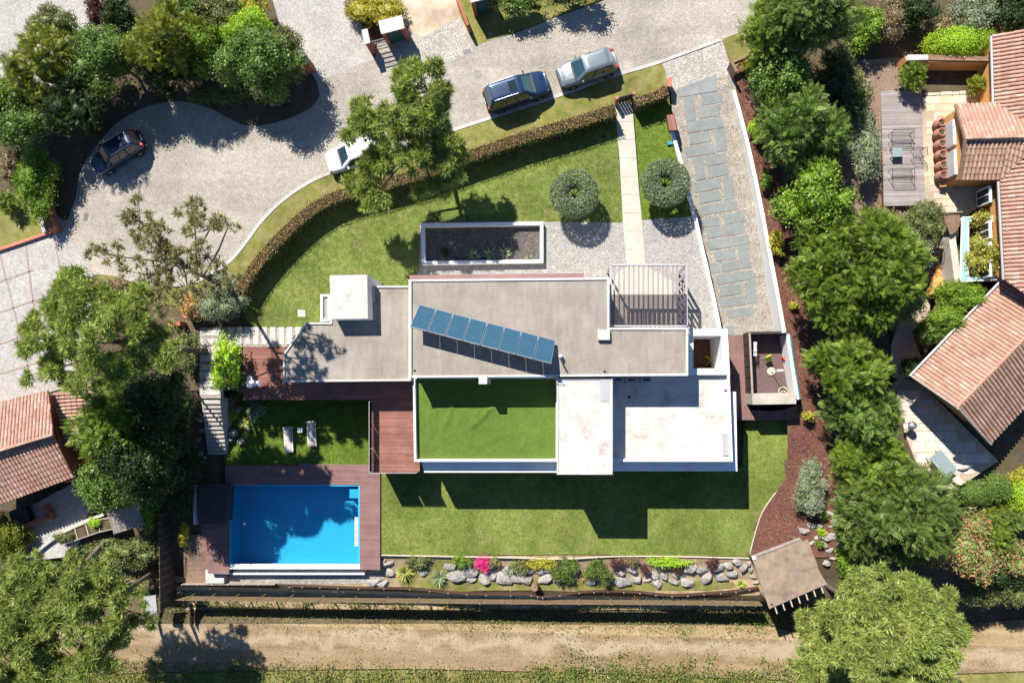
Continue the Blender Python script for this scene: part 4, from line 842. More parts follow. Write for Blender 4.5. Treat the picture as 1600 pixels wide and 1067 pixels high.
mb = MB(); wallpath(mb, [(*U(a_, b_, .0)[:2], -2.4) for a_, b_ in ((1235,522),(1242,570),(1251,624))], .05, None, 2.35); mb.build('edge_trim', MT['teal_edge'], ec)
dsx = thing('side_boardwalk', 'narrow mauve boardwalk between the villa and the walled court', 'deck', U(1152,590,-1.6)); P = UU([(1138,524),(1166,524),(1168,600),(1172,640),(1204,642),(1226,640),(1250,630),(1256,648),(1232,656),(1150,656),(1142,600)], -1.55); planks('decking', P, -1.5, math.pi/2, MT['deck_pool'], dsx); MB().prism(inset(P, .03)[1], -2.6, -1.54).build('fascia', MT['fascia'], dsx)
um = thing('parasol_pole', 'closed white parasol on a pole in the walled court', 'parasol', U(1205,578,-1.5)); p = U(1205,580,-1.5)
MB().tube([p, (p[0], p[1], .6)], .03, 6).build('pole', MT['white_plastic'], um); MB().tube([(p[0]-.2, p[1], .5), (p[0]+.22, p[1]+.02, .52)], [.09, .07], 8).build('head', MT['white_plastic'], um); MB().lathe((p[0], p[1], -1.55), [(.3, 0), (.3, .08), (.05, .1)], 14).build('base', MT['concrete'], um)
t = thing('lime_chair', 'lime green plastic garden chair in the walled court', 'chair', U(1198,561,-1.5), .5)
MB().box((0, 0, .42), (.42, .42, .05)).build('seat', MT['lime_plastic'], t, local=True); MB().box((0, .2, .65), (.42, .05, .42)).build('backrest', MT['lime_plastic'], t, local=True)
for sx in (-1, 1):
    for sy in (-1, 1): MB().tube([(sx*.17, sy*.17, .42), (sx*.23, sy*.23, 0)], .022, 5).build('leg', MT['pale_wood'], t, local=True)
t = thing('red_stool', 'small round red stool against the white court wall', 'stool', U(1225,561,-1.5)); p = U(1225,561,-1.5)
MB().lathe(p, [(.17, 0), (.15, .2), (.19, .42), (.19, .45), (.02, .46)], 14).build('seat', MT['red_plastic'], t, smooth_=True)
for k in range(3): a = k*2.1+.5; MB().tube([(p[0]+.12*math.cos(a), p[1]+.12*math.sin(a), p[2]+.4), (p[0]+.2*math.cos(a), p[1]+.2*math.sin(a), p[2])], .02, 5).build('leg', MT['red_plastic'], t)
t = thing('lattice_frame', 'white slatted drying rack leaning inside the dark court wall', 'rack', U(1180,545,-1.5))
for k in range(4): MB().beam(U(1178+k*1.3,534,-.5), U(1178+k*1.3,556,-.7), .03, .03).build('bar', MT['white_plastic'], t)
for y in (536, 548, 555): MB().beam(U(1177,y,-.55), U(1183,y,-.55), .03, .03).build('crossbar', MT['white_plastic'], t)
t = thing('wicker_basket', 'round pale basket by the concrete beam of the court', 'basket', U(1220,610,-1.5)); p = U(1221,611,-1.5); MB().lathe(p, [(.25, 0), (.32, .3), (.33, .36), (.27, .36), (.22, .1)], 16).build('rim', MT['pale_wood'], t)
# ---- sun loungers
def lounger(px, py, label):
    t = thing('sun_lounger', label, 'sun lounger', U(px, py, -2.48), math.radians(4), 'sun loungers on the west lawn'); w = .62
    for sx in (-1, 1):
        MB().beam((sx*w/2, -.95, .28), (sx*w/2, .95, .28), .05, .06).build('side_rail', MT['white_plastic'], t, local=True)
        for y in (-.8, .8): MB().box((sx*w/2, y, .13), (.05, .06, .26)).build('leg', MT['white_plastic'], t, local=True)
    MB().box((0, -.35, .32), (w-.08, 1.2, .04)).build('seat', MT['taupe_fabric'], t, local=True)
    MB().beam((0, .27, .33), (0, .85, .56), w-.08, .04).build('backrest', MT['taupe_fabric'], t, local=True)
    MB().beam((-w/2, .93, .5), (w/2, .93, .5), .06, .05).build('head_rail', MT['white_plastic'], t, local=True)
    MB().beam((-w/2, -.95, .29), (w/2, -.95, .29), .05, .05).build('foot_rail', MT['white_plastic'], t, local=True)
lounger(453, 686, 'taupe sun lounger on the grass, the left one, half in shade'); lounger(489, 677, 'taupe sun lounger on the grass, the right one nearer the deck')
t = thing('side_table', 'small white square table between the two sun loungers', 'table', U(468.5,672,-2.48)); p = U(468.5,672,-2.1); MB().box(p, (.36, .36, .04)).build('tabletop', MT['white_plastic'], t)
for sx in (-1, 1):
    for sy in (-1, 1): MB().box((p[0]+sx*.14, p[1]+sy*.14, -2.3), (.04, .04, .36)).build('leg', MT['white_plastic'], t)
# ---- round white table and stools on the west deck
t = thing('round_table', 'round white cafe table on the shaded west deck', 'table', U(398,600,.02)); p = U(398,599,.02)
MB().lathe(p, [(.33, .70), (.33, .73), (.02, .735)], 20).build('tabletop', MT['white_plastic'], t); MB().tube([p, (p[0], p[1], .72)], .03, 6).build('pedestal', MT['white_plastic'], t); MB().lathe(p, [(.22, 0), (.2, .03), (.03, .05)], 14).build('base', MT['white_plastic'], t)
for x, y, lb in ((408,599,'round white stool right of the cafe table'), (394,591,'round white stool behind the cafe table')):
    t = thing('round_stool', lb, 'stool', U(x, y, .02), group='cafe stools on the west deck'); p = U(x, y, .02); MB().lathe(p, [(.2, .44), (.2, .48), (.02, .49)], 16).build('seat', MT['white_plastic'], t)
    for k in range(4): a = k*1.57+.4; MB().tube([(p[0]+.1*math.cos(a), p[1]+.1*math.sin(a), .46), (p[0]+.2*math.cos(a), p[1]+.2*math.sin(a), .02)], .015, 5).build('leg', MT['white_plastic'], t)
tag(MB().prism(UU([(465,484),(477,484),(477,495),(465,495)], .05), -.05, .05).build('stepping_stone', MT['pale_stone']), 'square pale paving slab lying alone in the front lawn', 'slab')
tag(MB().box(U(1047,224,.12), (.4, .25, .15), .1).build('hose_box', MT['teal_edge']), 'small teal box on the grass by the driveway wall', 'box')
lp = thing('garden_lamp', 'white globe garden lamp on a bent dark pole in the mulch', 'lamp', U(1185,178,0)); q = [U(1185,178,0), U(1172,146,2.6), U(1174,128,2.9)]
MB().tube([U(1166,150,.02), (*U(1166,150,.02)[:2], 2.2), U(1176,128,2.4)], .03, 6).build('pole', MT['dark_metal'], lp); MB().lathe(U(1176,128,2.25), [(.04, 0), (.16, .1), (.19, .2), (.12, .32), (.03, .36)], 12).build('globe', MT['white_plastic'], lp, smooth_=True)
# ---- south fences
fl_ = thing('boundary_fence', 'long brown wire and board fence along the dirt track', 'fence', U(700,942,-3.5)); fp = [(265,937),(400,939),(600,941),(800,943),(1000,944),(1120,945),(1192,946)]
W_ = [U(a_, b_, -2.5) for a_, b_ in smooth(fp, 4)]
for i in range(len(W_)-1):
    a = Vector(W_[i]); b = Vector(W_[i+1]); a.z = b.z = -3.0; d = (b-a); MB().beam(a+d*.01, b-d*.01, .04, 1.0).build('board', MT['dull_wood'], fl_)
    MB().beam((a.x, a.y, -4.2), (a.x, a.y, -2.4), .09, .09).build('post', MT['dull_wood'], fl_)
for k in range(2):
    pass
le = thing('log_edging', 'wavy low brown timber edging with pale round posts below the rocks', 'fence', U(800,925,-3.3))
W2 = [U(a_, b_, -2.95) for a_, b_ in smooth([(452,916),(500,917),(560,919),(640,920),(700,926),(760,929),(830,929),(848,933),(905,926),(950,924),(1000,926),(1050,931),(1100,928),(1150,924),(1186,918)], 2)]
for i in range(len(W2)-1):
    a = Vector(W2[i]); b = Vector(W2[i+1]); a.z = b.z = -3.2; MB().beam(a, b, .07, .5).build('board', MT['log'], le)
    for q in (a,): MB().lathe((q.x, q.y-.05, -3.6), [(.04, 0), (.04, .66), (.03, .68)], 8).build('post', MT['pale_stone'], le)
le = thing('log_edging', 'straight low timber edging with pale posts by the pool corner', 'fence', U(370,913,-3.3))
W2 = [U(a_, 913, -3.0) for a_ in range(285, 440, 24)]
for i in range(len(W2)-1):
    a = Vector(W2[i]); b = Vector(W2[i+1]); a.z = b.z = -3.2; MB().beam(a, b, .06, .4).build('board', MT['grey_wood'], le); MB().lathe((a.x, a.y, -3.6), [(.05, 0), (.05, .7), (.03, .72)], 8).build('post', MT['pale_stone'], le)
fw = thing('boundary_fence', 'tall shaded wooden fence running up the west boundary', 'fence', U(255,870,-3)); W3 = [U(247+k*.15, 805+k*12.5, -1.2) for k in range(13)]
for i in range(12):
    a = Vector(W3[i]); b = Vector(W3[i+1]); a.z = b.z = -2.4; MB().beam(a, b+(a-b)*.02, .05, 2.2).build('board', MT['shaded_boards'], fw); MB().beam((a.x, a.y, -4), (a.x, a.y, -1.25), .08, .08).build('post', MT['dull_wood'], fw)
# ---- timber shelter by the south-east corner
sh = thing('timber_shelter', 'flat felt roofed timber shelter at the south end of the mulch bed', 'shelter', U(1235,900,-2.8)); zz = -0.6
P = UU([(1175,872),(1252,842),(1292,912),(1202,951)], zz); r_ = MB().prism(P, zz-.08, zz).build('roof', MT['felt'], sh)
MB().prism(UU([(1240,852),(1262,842),(1278,884),(1257,892)], zz+.03), zz-.01, zz+.03).build('roof_patch', MT['felt'], r_)
MB().beam(U(1174,870,zz), U(1250,841,zz), .16, .12).build('fascia', MT['grey_wood'], sh)
for k in range(7):
    f = k/6; a = U(1210+f*72, 946-f*32, zz-.15); b = U(1214+f*72, 958-f*32, zz-.15); MB().beam(a, b, .07, .14).build('rafter', MT['pale_wood'], sh)
for q in ((1180,874),(1250,848),(1284,908),(1206,944)): p = U(*q, zz); MB().beam(p, (p[0], p[1], -3.6), .14, .14).build('post', MT['wood'], sh)
MB().lathe(U(1178,871,zz), [(.14, -.1), (.14, .1), (.02, .12)], 10).build('cap', MT['white_plastic'], sh)
# ---- left garden: raised beds and corrugated roof
rb = thing('raised_bed', 'curved raised vegetable bed with timber dividers on the left', 'raised bed', U(120,835,-1.6)); BP = smooth([(88,838),(120,822),(150,812),(176,808)], 3); BP2 = smooth([(96,852),(125,842),(155,832),(180,826)], 3)
P = UU(BP+BP2[::-1], -1.0); q = MB(); ring(q, P, .07, -2.2, -.95); q.build('frame', MT['grey_wood'], rb); MB().prism(inset(P, .06)[1], -2.2, -1.05).build('compost', MT['soil'], rb)
for x, y in ((117,826),(134,820),(152,814)): MB().beam(U(x, y-1, -1.0), U(x+5, y+17, -1.0), .06, .06).build('divider', MT['pale_wood'], rb)
cr_ = thing('corrugated_shelter', 'small grey corrugated sheet roof next to the raised beds', 'shelter', U(196,808,-1.6)); mb = MB(); n = 40; A = np.array(U(166,798,-.2)); B = np.array(U(214,786,-.2)); C_ = np.array(U(226,820,-.6)); D_ = np.array(U(178,834,-.6)); vs = []
for i in range(n+1):
    f = i/n; h = .04*math.sin(i*math.pi/2*1.0); a = A+(B-A)*f; d = D_+(C_-D_)*f; vs += [(a[0], a[1], a[2]+h), (d[0], d[1], d[2]+h)]
mb.add(vs, [(2*i, 2*i+1, 2*i+3, 2*i+2) for i in range(n)]); so_ = mb.build('roof', MT['grey_wood'], cr_); sm = so_.modifiers.new('solid', 'SOLIDIFY'); sm.thickness = .02
for q in (A, B, C_, D_): MB().beam(q, (q[0]*.999, q[1], -2.5), .08, .08).build('post', MT['wood'], cr_)
gwl = tag((lambda m: (wallpath(m, [(*U(a_, b_, -1.2)[:2], -2.2) for a_, b_ in smooth([(30,882),(60,858),(90,836),(130,815),(160,804)], 3)], .22, None, .9), m.build('garden_wall', MT['pale_stone']))[1])(MB()), 'pale curved garden wall below the cottage terrace', 'wall')
tag(MB().prism(UU([(222,932),(243,930),(246,960),(230,958)], -2.3), -2.5, -2.3).build('tarpaulin', MT['metal']), 'grey sheet lying beside the west fence near the pine', 'sheet')
tag(MB().lathe(U(113,849,-1.6), [(.2, 0), (.24, .3), (.24, .34), (.18, .34), (.17, .2)], 14).build('flower_pot', MT['pale_stone']), 'single round pale pot below the raised vegetable bed', 'pot')

t = thing('folded_parasol', 'white folded parasol lying near the grey patio table', 'parasol', U(1505,731,-1.85)); A = U(1496,732,-1.7); B = U(1516,728,-1.7)
MB().tube([A, U(1502,731,-1.68), U(1510,729.5,-1.68), B], [.05, .17, .14, .04], 8).build('canopy', MT['taupe_fabric'], t); MB().tube([U(1492,733,-1.72), U(1520,727,-1.72)], .03, 6).build('pole', MT['white_plastic'], t)
t = thing('low_bench', 'terracotta L shaped bench on the shaded cottage terrace', 'bench', U(60,812,-1.6))
MB().beam(U(36,823,-1.3), U(82,806,-1.3), .35, .6).build('seat', MT['terracotta'], t); MB().beam(U(80,805,-1.29), U(70,790,-1.29), .35, .58).build('seat', MT['terracotta'], t)
t = thing('covered_spa', 'dark square covered spa on the shaded cottage terrace', 'spa', U(30,808,-1.6))
MB().prism(UU([(14,800),(38,790),(46,812),(22,822)], -1.0), -1.6, -1.05).build('tub', MT['dark_wood'], t, bevel=.04); MB().prism(UU([(13,799),(39,789),(47,812),(21,823)], -.98), -1.05, -.95).build('cover', MT['black'], t, bevel=.04)
t = thing('globe_lamp', 'small blue glass globe on a short post by the tall conifer shadow', 'lamp', U(1344,103,-.1)); p = U(1344,103,-.1)
MB().tube([p, (p[0], p[1], p[2]+.5)], .03, 6).build('post', MT['dark_metal'], t); MB().lathe((p[0], p[1], p[2]+.48), [(.03, 0), (.12, .06), (.15, .15), (.11, .25), (.02, .3)], 12).build('globe', MT['slate_glass'], t, smooth_=True)
t = tag(MB().beam(U(1348,27,.3), U(1373,15,.3), .35, .08).build('plank', MT['grey_wood']), 'grey plank lying among bushes at the top of the right garden', 'plank')
# ================================================================ cars
def rrect(x0, x1, hw, r, n=5):
    """rounded rectangle outline in plan, from x0 to x1, half width hw; returns points and which side each edge is on"""
    out = []
    for cx, cy, a0 in ((x1-r, hw-r, 0), (x0+r, hw-r, 90), (x0+r, -hw+r, 180), (x1-r, -hw+r, 270)):
        for k in range(n): a = math.radians(a0+90*k/(n-1)); out.append((cx+r*math.cos(a), cy+r*math.sin(a)))
    return out
def car(px, py, rz, label, L, Wd, Hh, mat, hood=0.27, rear=0.02, glass='car_glass', sunroof=False, ribs=False, rails=True, zc=0.75, roofmat=None):
    c = U(px, py, zc); t = thing('parked_car', label, 'car', (c[0], c[1], 0.0), rz, 'cars parked along the street'); hw = Wd/2; zb = 0.60*Hh
    # lower body lofted along its length
    S = 17; vs = []; fs = []; nn = 0
    for i in range(S):
        f = i/(S-1); x = -L/2+L*f; e = abs(2*f-1); w = hw*(1-0.20*e**6-0.03*e*e)
        if f > 1-hood: h = (f-(1-hood))/hood; top = zb-0.02-0.12*h-0.16*h**5
        else: top = zb-0.02*(1-f)-0.10*max(0, (0.08-f)/0.08)**2
        bot = 0.26+0.10*e**8; pr = [(0, top+.045), (.45, top+.04), (.78, top+.015), (.93, top-.04), (1.0, top-.16), (1.0, (top+bot)/2), (.985, bot+.12), (.93, bot), (0, bot-.02)]
        ring_ = [(x, a*w, z) for a, z in pr]+[(x, -a*w, z) for a, z in pr[-2:0:-1]]; nn = len(ring_); vs += ring_
    for i in range(S-1):
        for k in range(nn): fs.append((i*nn+k, i*nn+(k+1) % nn, (i+1)*nn+(k+1) % nn, (i+1)*nn+k))
    fs += [tuple(range(nn)), tuple((S-1)*nn+k for k in range(nn-1, -1, -1))]
    MB().add(vs, fs).build('body', mat, t, local=True, smooth_=True)
    # cabin
    n = 5; xb = -L/2+L*rear+.05; xw = L/2-L*hood+.06; A = rrect(xb, xw, hw*.94, .22, n); Bm = rrect(xb+.30, xw-.72, hw*.74, .2, n); Cp = rrect(xb+.42, xw-.86, hw*.66, .2, n); Dp = rrect(xb+.7, xw-1.1, hw*.45, .2, n)
    zr = Hh-.09; N = len(A)
    def loft(idx, nm, m, push=0.0):
        b = MB()
        for k in idx:
            j = (k+1) % N; q = [(*A[k], zb), (*A[j], zb), (*Bm[j], zr), (*Bm[k], zr)]
            if push: cx = [sum(p[0] for p in q)/4, sum(p[1] for p in q)/4]; q = [(p[0]*(1+push), p[1]*(1+push), p[2]) for p in q]
            b.add(q, [(0, 1, 2, 3)])
        return b.build(nm, m, t, local=True)
    edge = {'rear_window': [9], 'windscreen': [19], 'left': [4], 'right': [14]}
    loft([19], 'windscreen', MT[glass]); loft([9], 'rear_window', MT['car_glass'])
    for k in (4, 14):
        sw = loft([k], 'side_window', MT['car_glass']); j = (k+1) % N
        for f in (.36, .66):
            lo = Vector((*A[k], zb)).lerp(Vector((*A[j], zb)), f); hi = Vector((*Bm[k], zr)).lerp(Vector((*Bm[j], zr)), f); sg = 1 if lo.y > 0 else -1
            MB().beam(lo+Vector((0, .012*sg, 0)), hi+Vector((0, .012*sg, 0)), .09, .03).build('pillar', MT['black'], sw, local=True)
    for k0 in (0, 5, 10, 15): loft(range(k0, k0+4), 'corner_pillar', mat)
    rf = MB(); vv = [(*p, zr) for p in Bm]+[(*p, Hh-.02) for p in Cp]+[(*p, Hh) for p in Dp]
    rf.add(vv, [(k, (k+1) % N, N+(k+1) % N, N+k) for k in range(N)]+[(N+k, N+(k+1) % N, 2*N+(k+1) % N, 2*N+k) for k in range(N)]+[tuple(range(2*N, 3*N))])
    ro = rf.build('roof', roofmat or mat, t, local=True, smooth_=True)
    x0, x1 = xb+.45, xw-.9
    if sunroof: MB().box((x1-.55, 0, Hh+.004), (.55, .8, .02)).build('sunroof', MT['car_glass'], ro, local=True)
    if ribs:
        for k in range(7): MB().box((x0+.75, -.42+k*.14, Hh+.002), (1.4, .03, .018)).build('roof_rib', mat, ro, local=True)
    if rails:
        for s in (-1, 1): MB().tube([(x0+.1, s*hw*.66, Hh), (x0+.3, s*hw*.68, Hh+.05), (x1-.3, s*hw*.68, Hh+.05), (x1-.1, s*hw*.66, Hh)], .012, 6).build('roof_rail', MT['bright_metal'], ro, local=True)
    MB().beam((xb+.36, -.5, Hh-.03), (xb+.36, .5, Hh-.03), .16, .03).build('spoiler', mat, ro, local=True)
    # wheels
    for sx in (-L*.31, L*.31):
        for s in (-1, 1):
            w = MB(); R = .34; prof = [(R*.6, -.11), (R*.97, -.11), (R, -.06), (R, .06), (R*.97, .11), (R*.6, .11)]; vs = []; m = len(prof); K = 20
            for r, y in prof:
                for k in range(K): a = 2*math.pi*k/K; vs.append((sx+r*math.cos(a), s*(hw-.12)+y, R+r*math.sin(a)))
            w.add(vs, [(i*K+k, i*K+(k+1) % K, (i+1)*K+(k+1) % K, (i+1)*K+k) for i in range(m-1) for k in range(K)])
            wh = w.build('wheel', MT['rubber'], t, local=True, smooth_=True); rim = MB()
            for k in range(5): a = k*1.2566; rim.beam((sx, s*(hw-.04), R), (sx+.21*math.cos(a), s*(hw-.04), R+.21*math.sin(a)), .06, .03)
            rim.tube([(sx, s*(hw-.10), R), (sx, s*(hw-.05), R)], .205, 16); rim.build('rim', MT['metal'], wh, local=True)
    for s in (-1, 1):
        MB().box((xw-.42, s*(hw+.07), zb+.08), (.12, .2, .14), s*.15).build('wing_mirror', mat if glass == 'teal_glass' else MT['black'], t, local=True, bevel=.03)
        MB().box((L/2-.26, s*hw*.66, zb-.275), (.24, .28, .11), -s*.45).build('headlight', MT['lens'], t, local=True, bevel=.03)
        MB().box((-L/2+.13, s*hw*.69, zb-.10), (.16, .22, .26), s*.3).build('tail_light', MT['red_plastic'], t, local=True, bevel=.02)
        for i, f in enumerate((-.02, .2)): MB().box((L*f, s*(hw+.004), zb-.14), (.16, .03, .03)).build('door_handle', MT['bright_metal'], t, local=True)
        MB().beam((L/2-L*hood*.95, s*.42, zb+.03), (L/2-.45, s*.33, zb-.09), .03, .02).build('bonnet_crease', mat, t, local=True)
        MB().beam((xw-.02, s*.35, zb+.03), (xw-.22, s*.05, zb+.10), .025, .02).build('wiper', MT['black'], t, local=True)
    MB().box((xw+.02, 0, zb+.022), (.12, Wd*.72, .05)).build('cowl', MT['black'], t, local=True)
    for s in (-1, 1):
        for f in (-.19, .06, .24): MB().box((L*f, s*(hw-.004), (zb+.3)/2+.04), (.015, .02, zb-.42)).build('door_gap', MT['black'], t, local=True)
    MB().box((L/2-.01, 0, .42), (.12, Wd*.8, .16)).build('front_bumper', MT['black'], t, local=True, bevel=.04); MB().box((-L/2+.02, 0, .45), (.12, Wd*.84, .18)).build('rear_bumper', MT['black'], t, local=True, bevel=.04)
    MB().box((-L/2-.015, 0, zb-.25), (.02, .5, .11)).build('number_plate', MT['white_plastic'], t, local=True)
    MB().box((L/2-.02, 0, .62), (.05, Wd*.45, .14)).build('grille', MT['black'], t, local=True)
    return t
car(807, 143, math.radians(17), 'dark blue off roader with ribbed roof and sunroof, nose to the right', 4.75, 1.92, 1.82, paint('dark_blue_paint', (0.012, 0.035, 0.085), 0.28, 0.3), 0.25, 0.01, 'teal_glass', True, True)
car(918, 107, math.radians(197), 'silver grey compact car parked nearest the garden path gate', 4.35, 1.82, 1.66, paint('silver_paint', (0.20, 0.235, 0.25), 0.3, 0.5), 0.27, 0.03, 'teal_glass', False, False, False)
car(182, 238, math.radians(210), 'dark navy estate car parked in tree shade at the turning circle', 4.35, 1.80, 1.62, paint('navy_paint', (0.012, 0.026, 0.06), 0.28, 0.3), 0.25, 0.03)
car(556, 241, math.radians(197), 'white car half hidden below the tall front pine', 4.5, 1.85, 1.75, paint('white_paint', (0.78, 0.78, 0.78), 0.3, 0.0), 0.26, 0.02, 'teal_glass', False, False, False)
# ================================================================ vegetation
def nrm(a): return a/np.maximum(1e-9, np.linalg.norm(a, axis=1, keepdims=True))
def rdirs(n, zmin=-1.0):
    z = rng.uniform(zmin, 1, n); a = rng.uniform(0, 2*np.pi, n); r = np.sqrt(1-z*z); return np.stack([r*np.cos(a), r*np.sin(a), z], 1)
def shell(blobs, n, zmin=-0.35, depth=0.35, keep=0.82):
    """points and outward normals spread through the outer part of a set of ellipsoid lobes"""
    C = np.array([b[0] for b in blobs], float); R = np.array([b[1] for b in blobs], float)
    w = (R[:, 0]*R[:, 1]+R[:, 1]*R[:, 2]+R[:, 0]*R[:, 2]); k = rng.choice(len(blobs), int(n*1.6), p=w/w.sum())
    d = rdirs(len(k), zmin); s = 1+.07-depth*np.abs(rng.normal(0, .6, len(k)))+.10*rng.normal(0, 1, len(k)); P = C[k]+R[k]*d*np.clip(s, .2, 1.35)[:, None]; N = nrm(d/R[k])
    ok = np.ones(len(k), bool)
    for j in range(len(blobs)):
        q = (((P-C[j])/(R[j]*keep))**2).sum(1); ok &= (q > 1) | (k == j)
    return P[ok][:n], N[ok][:n]
CUBE = None
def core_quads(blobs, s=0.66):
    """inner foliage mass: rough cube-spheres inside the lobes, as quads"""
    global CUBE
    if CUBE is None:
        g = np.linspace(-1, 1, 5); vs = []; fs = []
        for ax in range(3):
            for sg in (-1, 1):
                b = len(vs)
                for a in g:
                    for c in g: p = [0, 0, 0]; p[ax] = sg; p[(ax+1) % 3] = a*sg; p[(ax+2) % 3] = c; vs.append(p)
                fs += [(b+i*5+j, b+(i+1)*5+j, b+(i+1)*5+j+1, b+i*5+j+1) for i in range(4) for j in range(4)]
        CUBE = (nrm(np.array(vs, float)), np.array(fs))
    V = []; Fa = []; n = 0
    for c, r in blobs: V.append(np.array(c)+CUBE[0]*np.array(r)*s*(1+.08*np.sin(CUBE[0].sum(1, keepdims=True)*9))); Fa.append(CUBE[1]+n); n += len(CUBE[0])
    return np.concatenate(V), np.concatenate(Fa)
def tones(P, k, per=1):
    n = len(P)//per; a = rng.uniform(0, 1, n+1); t_ = .5*a[np.arange(len(P))//per]+.5*rng.uniform(0, 1, len(P)); return np.repeat(t_, k)
def clump(P, N, per, sd):
    i = np.repeat(np.arange(len(P)), per); return P[i]+rng.normal(0, sd, (len(i), 3)), nrm(N[i]+rng.normal(0, .25, (len(i), 3)))
def with_core(name, V, Fq, core, tone):
    if core is None: return npmesh(name, V, Fq, tone)
    cv, cf = core_quads(core)
    if Fq.shape[1] == 3: cf = np.concatenate([cf[:, [0, 1, 2]], cf[:, [0, 2, 3]]])
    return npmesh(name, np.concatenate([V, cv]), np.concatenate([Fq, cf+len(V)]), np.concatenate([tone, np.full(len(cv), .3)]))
def leaf_mesh(name, P, N, L, W, spread=0.8, up=0.5, core=None, lean=0.45, per=1):
    n = len(P); D = nrm(N*lean+rng.normal(0, spread, (n, 3))+np.array([0, 0, up*lean])); S = nrm(np.cross(D, N+rng.normal(0, .55, (n, 3))))
    S = nrm(S); l = L*rng.uniform(.65, 1.25, (n, 1)); w = W*rng.uniform(.7, 1.2, (n, 1)); B = P-D*l*.35
    T = B+D*l+np.array([0, 0, -.12])*l; M_ = B+D*l*.5; V = np.stack([B, M_+S*w/2, T, M_-S*w/2], 1).reshape(-1, 3); return with_core(name, V, np.arange(4*n).reshape(n, 4), core, tones(P, 4, per))
def spray_mesh(name, P, N, L, k=9, spread=0.36, droop=0.25, wd=0.105, core=None, per=1):
    """flat feathery conifer sprays"""
    n = len(P); D = nrm(N+rng.normal(0, spread, (n, 3))+np.array([0, 0, .1])); S = nrm(np.cross(D, N+rng.normal(0, .35, (n, 3)))); l = L*rng.uniform(.65, 1.3, (n, 1)); Vs = []
    for i in range(k):
        f = i/(k-1); sg = (1 if i % 2 else -1) if i < k-1 else 0; b = P+D*l*(f*.75-.3); dd = nrm(D*(.75+f*.4)+S*sg*.8); ll = l*(.48-.18*f); tip = b+dd*ll+np.array([0, 0, -droop])*ll
        s2 = nrm(np.cross(dd, np.cross(D, S)+1e-6))*ll*wd*1.4; m = b+dd*ll*.45; Vs.append(np.stack([b, m+s2, tip, m-s2], 1))
    V = np.concatenate(Vs, 1).reshape(-1, 3); return with_core(name, V, np.arange(len(V)).reshape(-1, 4), core, tones(P, 4*k, per))
def tuft_mesh(name, P, N, L, k=16, wd=0.035, up=0.5):
    n = len(P); ax = nrm(N*.6+np.array([0, 0, up])+rng.normal(0, .3, (n, 3))); A = np.repeat(ax, k, 0); B = np.repeat(P, k, 0); D = nrm(A*.55+rdirs(n*k)*.85)
    S = nrm(np.cross(D, rng.normal(0, 1, (n*k, 3))))*wd; l = L*rng.uniform(.7, 1.25, (n*k, 1)); b = B+D*l*.08; V = np.stack([b-S, b+S, B+D*l], 1).reshape(-1, 3); return npmesh(name, V, np.arange(3*n*k).reshape(-1, 3), tones(P, 3*k, 3))
def strap_mesh(name, c, n, L, W, lift=(0.2, 1.1), segs=3):
    """rosette of long strap leaves (agave, yucca, flax)"""
    vs = []; fs = []
    for i in range(n):
        a = i*2.39996+random.uniform(-.2, .2); e = random.uniform(*lift); l = L*random.uniform(.75, 1.1); d = np.array([math.cos(a), math.sin(a), 0]); s = np.array([-d[1], d[0], 0]); b0 = len(vs)
        for k in range(segs+1):
            f = k/segs; p = np.array(c)+d*l*f*math.cos(e)+np.array([0, 0, l*(f*math.sin(e)-.45*f*f*math.cos(e)*.6)]); w = W*(1-f**1.7)*(.55+.9*f*(1-f)*2)
            vs += [p+s*w/2+np.array([0, 0, w*.2]), p-s*w/2+np.array([0, 0, w*.2])] if f < 1 else [p, p+s*.002]
        for k in range(segs): fs.append((b0+2*k, b0+2*k+1, b0+2*k+3, b0+2*k+2))
    return npmesh(name, np.array(vs), np.array(fs), np.repeat(rng.uniform(0, 1, n), 2*(segs+1)))
def lobes(c, R, n, rr=(0.32, 0.5), flat=1.0, top=0.0):
    """an uneven crown made of many lobes inside the ellipsoid c, R"""
    n = int(n*1.5); out = [(np.array(c), np.array(R)*0.7)]; d = rdirs(n, -0.35+top)
    for i in range(n): s = random.uniform(rr[0]*.7, rr[1]*.9); out.append((np.array(c)+d[i]*np.array(R)*(1-s*.6), np.array(R)*s*np.array([random.uniform(.8, 1.2), random.uniform(.8, 1.2), flat])))
    return out
def offs(me, o):
    n = len(me.vertices); a = np.empty(n*3, np.float32); me.vertices.foreach_get('co', a); a = a.reshape(-1, 3)-np.array(o, np.float32); me.vertices.foreach_set('co', a.ravel()); me.update(); return me
